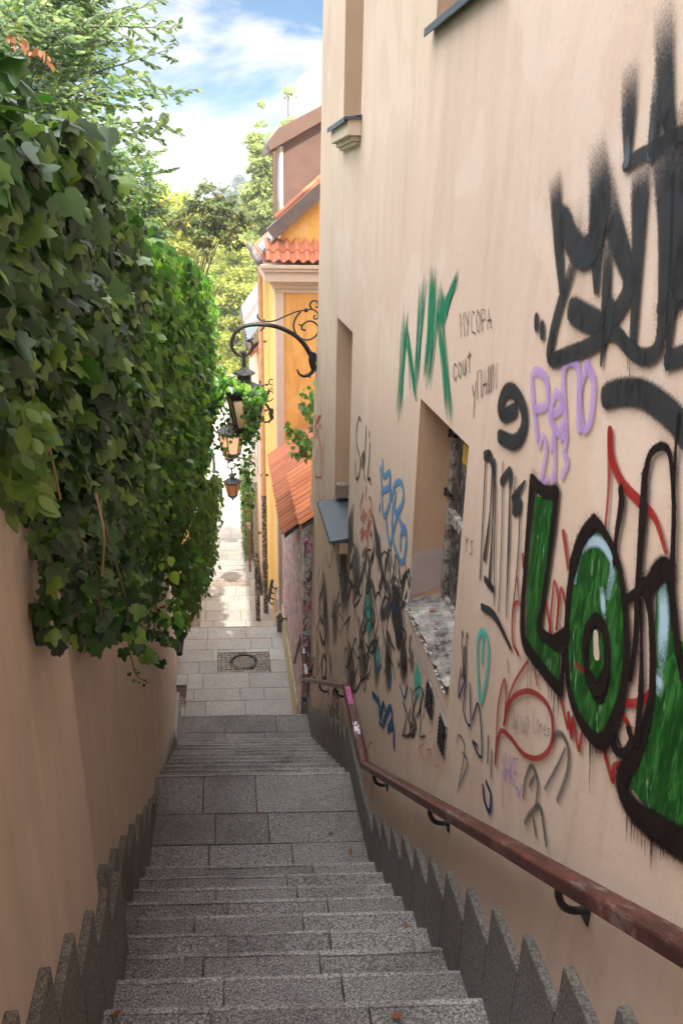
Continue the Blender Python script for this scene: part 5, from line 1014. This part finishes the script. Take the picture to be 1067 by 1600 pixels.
# trees
def tree(name, label, base, centre, rad, ncl, per, leaf, mat, seed, tpl=DIA, cl=0.34, limbs=6, group=None, trunk_r=0.14, surf=0.5):
    g = np.random.default_rng(seed); root = empty(name, tuple(base), label, 'tree', group); c = np.array(centre, float); rd = np.array(rad, float)
    u = norm(g.normal(0, 1, (ncl, 3))); r_ = g.uniform(0, 1, ncl)**surf; C = c+u*r_[:, None]*rd*(1+0.22*np.sin(u[:, 0:1]*6+seed)*np.cos(u[:, 2:3]*5+seed))
    cs = cl*rd.mean()*g.uniform(.5, 1.15, ncl); n = ncl*per; k = np.repeat(np.arange(ncl), per); d = norm(g.normal(0, 1, (n, 3)))*(g.uniform(0, 1, n)**.5)[:, None]*np.array([1, 1, .6]); P = C[k]+d*cs[k][:, None]
    N = norm(P-c)*.5+np.array([0, -.2, .7])+g.normal(0, .55, (n, 3)); T = norm(P-c)+np.array([0, 0, -.6])+g.normal(0, .5, (n, 3))
    leaves('crown', tpl, P, N, T, leaf*g.uniform(.6, 1.3, n), mat, root)
    b = MB(); rs = random.Random(seed); top = c+np.array([0, 0, rd[2]*.3]); B0 = np.array(base, float); mid_ = B0+(top-B0)*.5+np.array([rs.uniform(-.2, .2), 0, 0])*rd[0]
    L = smoothline([B0, mid_, top], 6); b.tube(L, [trunk_r*(1-.75*i/len(L)) for i in range(len(L))], 8)
    for i in rs.sample(range(ncl), min(limbs, ncl)):
        s = np.array(L[rs.randrange(len(L)//2, len(L))]); e = C[i]; m_ = (s+e)/2+np.array([0, 0, .12*rd[2]]); b.tube(smoothline([s, m_, e], 4), [trunk_r*.4*(1-.09*j) for j in range(9)], 6)
    b.build('trunk', MT['bark'], root, smooth=True); return root
def T(px, py, y): return ony(px, py, y)
def put(name, label, px, py, y, rpx, rpy, ncl, per, leaf, mat, seed, gz=None, group='trees beyond the steps', gx=None, **k):
    c = T(px, py, y); s = (y*.93-c[2]*.366)/1220; rad = (rpx*s, rpx*s*.9, rpy*s); gz = gz if gz is not None else float(np.interp(y, [p_[0] for p_ in prof_g], [p_[1] for p_ in prof_g]))
    return tree(name, label, (c[0] if gx is None else gx, y, gz), c, rad, ncl, per, leaf, mat, seed, group=group, **k)
prof_g = prof0 = [(-60, -3.5), (-2, -3.5), (2, -6.0), (9, -9.5), (22, -10.2), (45, -10.4), (70, -14), (140, -22), (320, -30), (2600, -34)]
put('leafy_tree', 'loose olive green tree with bare twigs showing against the sky above the creeper', 335, 345, 15, 62, 55, 85, 60, .085, MT['leaf_mid'], 3, limbs=14, cl=.24, trunk_r=.05, surf=.6, gx=-2.4)
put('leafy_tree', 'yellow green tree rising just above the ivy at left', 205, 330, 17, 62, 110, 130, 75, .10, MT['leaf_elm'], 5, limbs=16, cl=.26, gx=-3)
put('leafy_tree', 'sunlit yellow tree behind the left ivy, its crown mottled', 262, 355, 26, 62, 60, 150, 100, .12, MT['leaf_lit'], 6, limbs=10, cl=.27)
put('poplar_tree', 'tall pale poplar rising left of the copper dormer', 412, 305, 30, 30, 120, 200, 90, .12, MT['leaf_pop'], 7, limbs=10, cl=.26, surf=.7, gx=1.8)
put('poplar_tree', 'slim pale poplar tip showing above the dormer roof', 455, 285, 33, 26, 115, 150, 90, .12, MT['leaf_pop'], 8, limbs=8, cl=.26, surf=.7)
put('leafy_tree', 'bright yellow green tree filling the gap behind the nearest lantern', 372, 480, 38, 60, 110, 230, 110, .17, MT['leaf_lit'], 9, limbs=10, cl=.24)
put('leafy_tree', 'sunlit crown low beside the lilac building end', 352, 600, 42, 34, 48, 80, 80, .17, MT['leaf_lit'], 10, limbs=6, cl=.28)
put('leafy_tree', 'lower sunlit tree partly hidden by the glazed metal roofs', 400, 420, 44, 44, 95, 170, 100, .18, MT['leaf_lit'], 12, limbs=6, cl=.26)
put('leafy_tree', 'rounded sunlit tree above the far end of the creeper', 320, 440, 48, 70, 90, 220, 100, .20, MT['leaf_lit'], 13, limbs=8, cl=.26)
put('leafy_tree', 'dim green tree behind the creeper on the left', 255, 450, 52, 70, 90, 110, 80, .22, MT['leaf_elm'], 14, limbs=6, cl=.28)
for i, (px, py, y, rx, ry, mt_, lab) in enumerate(((230, 345, 80, 55, 50, 'leaf_lit', 'hazy yellow tree crown behind the left trees'), (300, 345, 85, 45, 38, 'leaf_lit', 'hazy sunlit crown right behind the olive tree'), (352, 365, 78, 40, 42, 'leaf_elm', 'hazy green crown below the distant hill'), (392, 372, 90, 36, 45, 'leaf_lit', 'hazy crown beside the foot of the poplar'), (190, 380, 70, 60, 60, 'leaf_mid', 'hazy olive crown at the far left'),
                                        (285, 400, 66, 50, 50, 'leaf_lit', 'hazy pale crown in the middle of the valley'), (345, 430, 62, 50, 50, 'leaf_lit', 'hazy pale crown behind the lantern arm'))):
    put('distant_tree', lab, px, py, y, rx, ry, 90, 60, .0045*y, MT[mt_], 20+i, limbs=3, cl=.3, group='trees in the valley')
for i, (px, py, y, rx, ry, lab) in enumerate(((376, 308, 190, 22, 26, 'dark blue green wooded knoll tree standing highest on the horizon'), (352, 318, 210, 22, 20, 'dark far tree left of the knoll on the horizon'), (330, 322, 230, 20, 14, 'low far tree on the horizon behind the olive tree'), (395, 326, 200, 18, 18, 'low far tree on the horizon beside the poplar'), (300, 322, 240, 22, 12, 'faint far tree on the horizon above the valley'), (270, 320, 240, 22, 12, 'faint far tree on the horizon at left'))):
    put('far_tree', lab, px, py, y, rx, ry, 70, 50, 1.0, MT['leaf_far'], 40+i, limbs=2, cl=.35, group='far trees on the horizon')
# overhanging elm at upper left, built limb by limb
def elm():
    g = np.random.default_rng(77); rs = random.Random(77); root = empty('elm_tree', (-3.2, 7.0, -5), 'overhanging elm with flat sprays of small leaves reaching across the sky at upper left', 'tree')
    b = MB(); b.tube(smoothline([(-3.2, 7.0, -5), (-3.0, 6.9, -2), (-2.6, 6.8, 0.3), (-2.2, 6.6, 2.2)], 5), [.17*(1-.03*i) for i in range(16)], 10); P = []; N = []; T_ = []; Sz = []
    limbs = []
    tips = [(248, 4), (268, 44), (262, 78), (283, 146), (255, 188), (238, 206), (228, 120), (205, 168), (225, 245), (205, 285), (232, 300), (160, 60), (130, 130), (190, 30), (215, 75), (150, 190), (120, 20), (60, 40), (90, 100), (30, 110), (100, 160), (170, 235), (60, 150), (20, 30), (140, 95), (185, 200), (195, 330), (240, 270)]
    for i, (tx, ty) in enumerate(tips):
        yt = rs.uniform(5.6, 7.6); sy = rs.uniform(5.8, 7.2); st = (rs.uniform(-70, -20)+tx*.1, ty+rs.uniform(40, 140)-20)
        a = ony(*st, sy); e = ony(tx, ty, yt); m_ = ony((st[0]+tx)/2, (st[1]+ty)/2-rs.uniform(5, 25), (sy+yt)/2); limbs.append((a, m_, e))
    for _ in range(34):
        tx, ty = rs.uniform(-20, 175), rs.uniform(-60, 215); yt = rs.uniform(5.8, 8.6); st = (tx-rs.uniform(60, 130), ty+rs.uniform(10, 80)); limbs.append((ony(*st, yt), ony((tx+st[0])/2, (ty+st[1])/2-8, yt), ony(tx, ty, yt)))
    for (a, m_, e) in limbs:
        L = smoothline([a, m_, e], 10); k = len(L); b.tube(L, [.012*(1-.85*i/k) for i in range(k)], 5)
        for i in range(3, k):
            t = norm(np.array(L[i])-np.array(L[i-1])); w = norm(np.cross(t, np.array([0.1, .5, 1]))); side = (-1)**i
            ln = rs.uniform(.10, .32)*(1-.5*i/k)+.05; d = norm(t*.75+side*w*.75+np.array([0, 0, -.12])); s0 = np.array(L[i]); tw = [s0, s0+d*ln*.5+np.array([0, 0, .01]), s0+d*ln+np.array([0, 0, -.02])]; b.tube(tw, .0028, 4)
            for j in range(int(ln/.017)):
                f = (j+.5)/(ln/.017); sd = (-1)**j; q0 = s0+d*ln*f; dd = norm(d*.7+sd*norm(np.cross(d, np.array([0.1, .5, 1])))*.7+g.normal(0, .12, 3)); P.append(q0); N.append(np.array([0, -.9, .7])+g.normal(0, .35, 3)); T_.append(dd+np.array([0, 0, -.15])); Sz.append(rs.uniform(.036, .058))
    b.build('trunk', MT['bark'], root, smooth=True); leaves('crown', OVAL, P, N, T_, Sz, MT['leaf_elm'], root)
    P = [ony(rs.uniform(12, 80), 60+rs.uniform(-6, 38)+.0, 5.6) for _ in range(26)]; P = [ony(12+68*t, 55+35*t+rs.uniform(-8, 10), 5.6) for t in np.linspace(0, 1, 28)]; n = len(P)
    leaves('dead_foliage', OVAL, P, np.array([0, -1., .3])+g.normal(0, .4, (n, 3)), np.array([.1, 0, -1.])+g.normal(0, .3, (n, 3)), g.uniform(.03, .055, n), simple('rust_leaf', (.24, .09, .03), .7), root)
elm()
# hedge by the far wall
rz = random.Random(61)
for k in range(16):          # loose shoots breaking the outline of both masses
    y_ = rz.uniform(1.9, 9.0); up = rz.random() < .55 and y_ > 3.4; root_ = near if y_ < 3.3 else mid
    if up: x0 = -.45+rz.uniform(-.1, .15); z0 = .12 if y_ < 3.2 else -.1-.12*(y_-3); pts = [(x0, y_, z0), (x0+.07, y_-.03, z0+rz.uniform(.05, .12)), (x0+rz.uniform(.1, .2), y_-.06, z0+rz.uniform(.02, .16))]
    else: zb0 = float(np.interp(y_, [1.4, 2.4, 4.2, 8.5], [-.6, -1.25, -2.15, -3.6])); x0 = -.45+rz.uniform(0, .15); pts = [(x0, y_, zb0+.2), (x0+.04, y_, zb0-.05), (x0+.02, y_+.05, zb0-rz.uniform(.12, .3))]
    strand(root_, pts, rz.randint(10, 22), .055, MT['creeper'] if y_ > 3.3 or up else MT['ivy'], 200+k, jit=.02, tpl=IVY if y_ < 3.3 else CREEP)
hg = empty('hedge', (0.5, 20, -9.2), 'clipped light green hedge strip along the right wall foot of the street', 'hedge'); g = np.random.default_rng(3); n = 3800
P = np.stack([g.uniform(.26, .6, n), g.uniform(19, 24.5, n), 0*g.uniform(0, 1, n)], 1); P[:, 2] = -9.6+g.uniform(0, 1, n)**.8*1.9; leaves('foliage', OVAL, P, np.array([-.8, -.5, .6])+g.normal(0, .5, (n, 3)), np.array([-.3, 0, .6])+g.normal(0, .5, (n, 3)), g.uniform(.05, .10, n), MT['leaf_elm'], hg)
b = MB(); [b.tube([(.5, y, -9.8), (.45, y, -8.2)], .012, 5) for y in np.arange(19.2, 24.4, .5)]; b.build('stem', MT['bark'], hg)
# fallen leaves on the steps
FL = [(545, 1336, -4.314), (595, 1388, -3.97+.0), (338, 1418, -3.80), (175, 1590, -2.784), (610, 1590, -2.784), (690, 1500, -3.29), (600, 1410, -3.80), (640, 1450, -3.46), (408, 1270, -4.314), (520, 1300, -4.314), (560, 1575, -2.95)]
names = ['by the right foot of the upper landing', 'in the right corner of a middle step', 'near the middle of an upper step', 'at the left end of the nearest step', 'at the right of the nearest step', 'in the right corner two steps down', 'by the skirting on a lower step', 'beside the skirting halfway up', 'out on the grey upper landing', 'towards the right of the upper landing', 'on the second nearest step']
for i, ((px, py, z), w) in enumerate(zip(FL, names)):
    t = onz(px, py, z+.004); L = _leaf([(0, 0), (.22, .25), (.3, .5), (.15, .8), (0, 1)], .25, -.2)
    a = rr.uniform(0, 6.3); N_ = np.array([[rr.uniform(-.3, .3), rr.uniform(-.3, .3), 1.]]); o = leaves('fallen_leaf', L, [t+np.array([0, 0, .012])], N_, [[math.cos(a), math.sin(a), 0.05]], [rr.uniform(.035, .05)], MT['brownleaf'])
    tag(o, 'curled rusty brown fallen leaf '+w, 'leaf', 'fallen leaves on the steps')
# unseen house added behind the camera, shaped to shade steps and sunlight ivy
bh = empty('building', (0, -5, 0), 'unseen house block added behind the viewer, shaped to shade the top of the steps', 'building')
MB().box(-0.3, 7, -12, -4.6, -3.5, 12.4).build('wall', MT['pink'], bh); MB().box(-7, -0.303, -12, -4.61, -3.5, 6.4).build('low_shade_block', MT['pink'], bh)
MB().box(-0.3, 7.3, -12.3, -4.45, 12.4, 12.65).build('roof', MT['lead'], bh); MB().box(-7.3, -0.31, -12.3, -4.45, 6.4, 6.6).build('low_shade_cap', MT['lead'], bh)

# ================================================================== valley haze
hv = bpy.data.materials.new('valley_haze'); hv.use_nodes = True; t_ = hv.node_tree; t_.nodes.clear(); o_ = t_.nodes.new('ShaderNodeOutputMaterial'); pv = t_.nodes.new('ShaderNodeVolumePrincipled')
pv.inputs['Density'].default_value = 0.0020; pv.inputs['Color'].default_value = (0.86, 0.92, 1.0, 1); pv.inputs['Anisotropy'].default_value = 0.2; t_.links.new(pv.outputs[0], o_.inputs['Volume'])
hb = MB().box(-910, 910, -70, 2610, -42, 14).build('haze', hv); hb['kind'] = 'stuff'
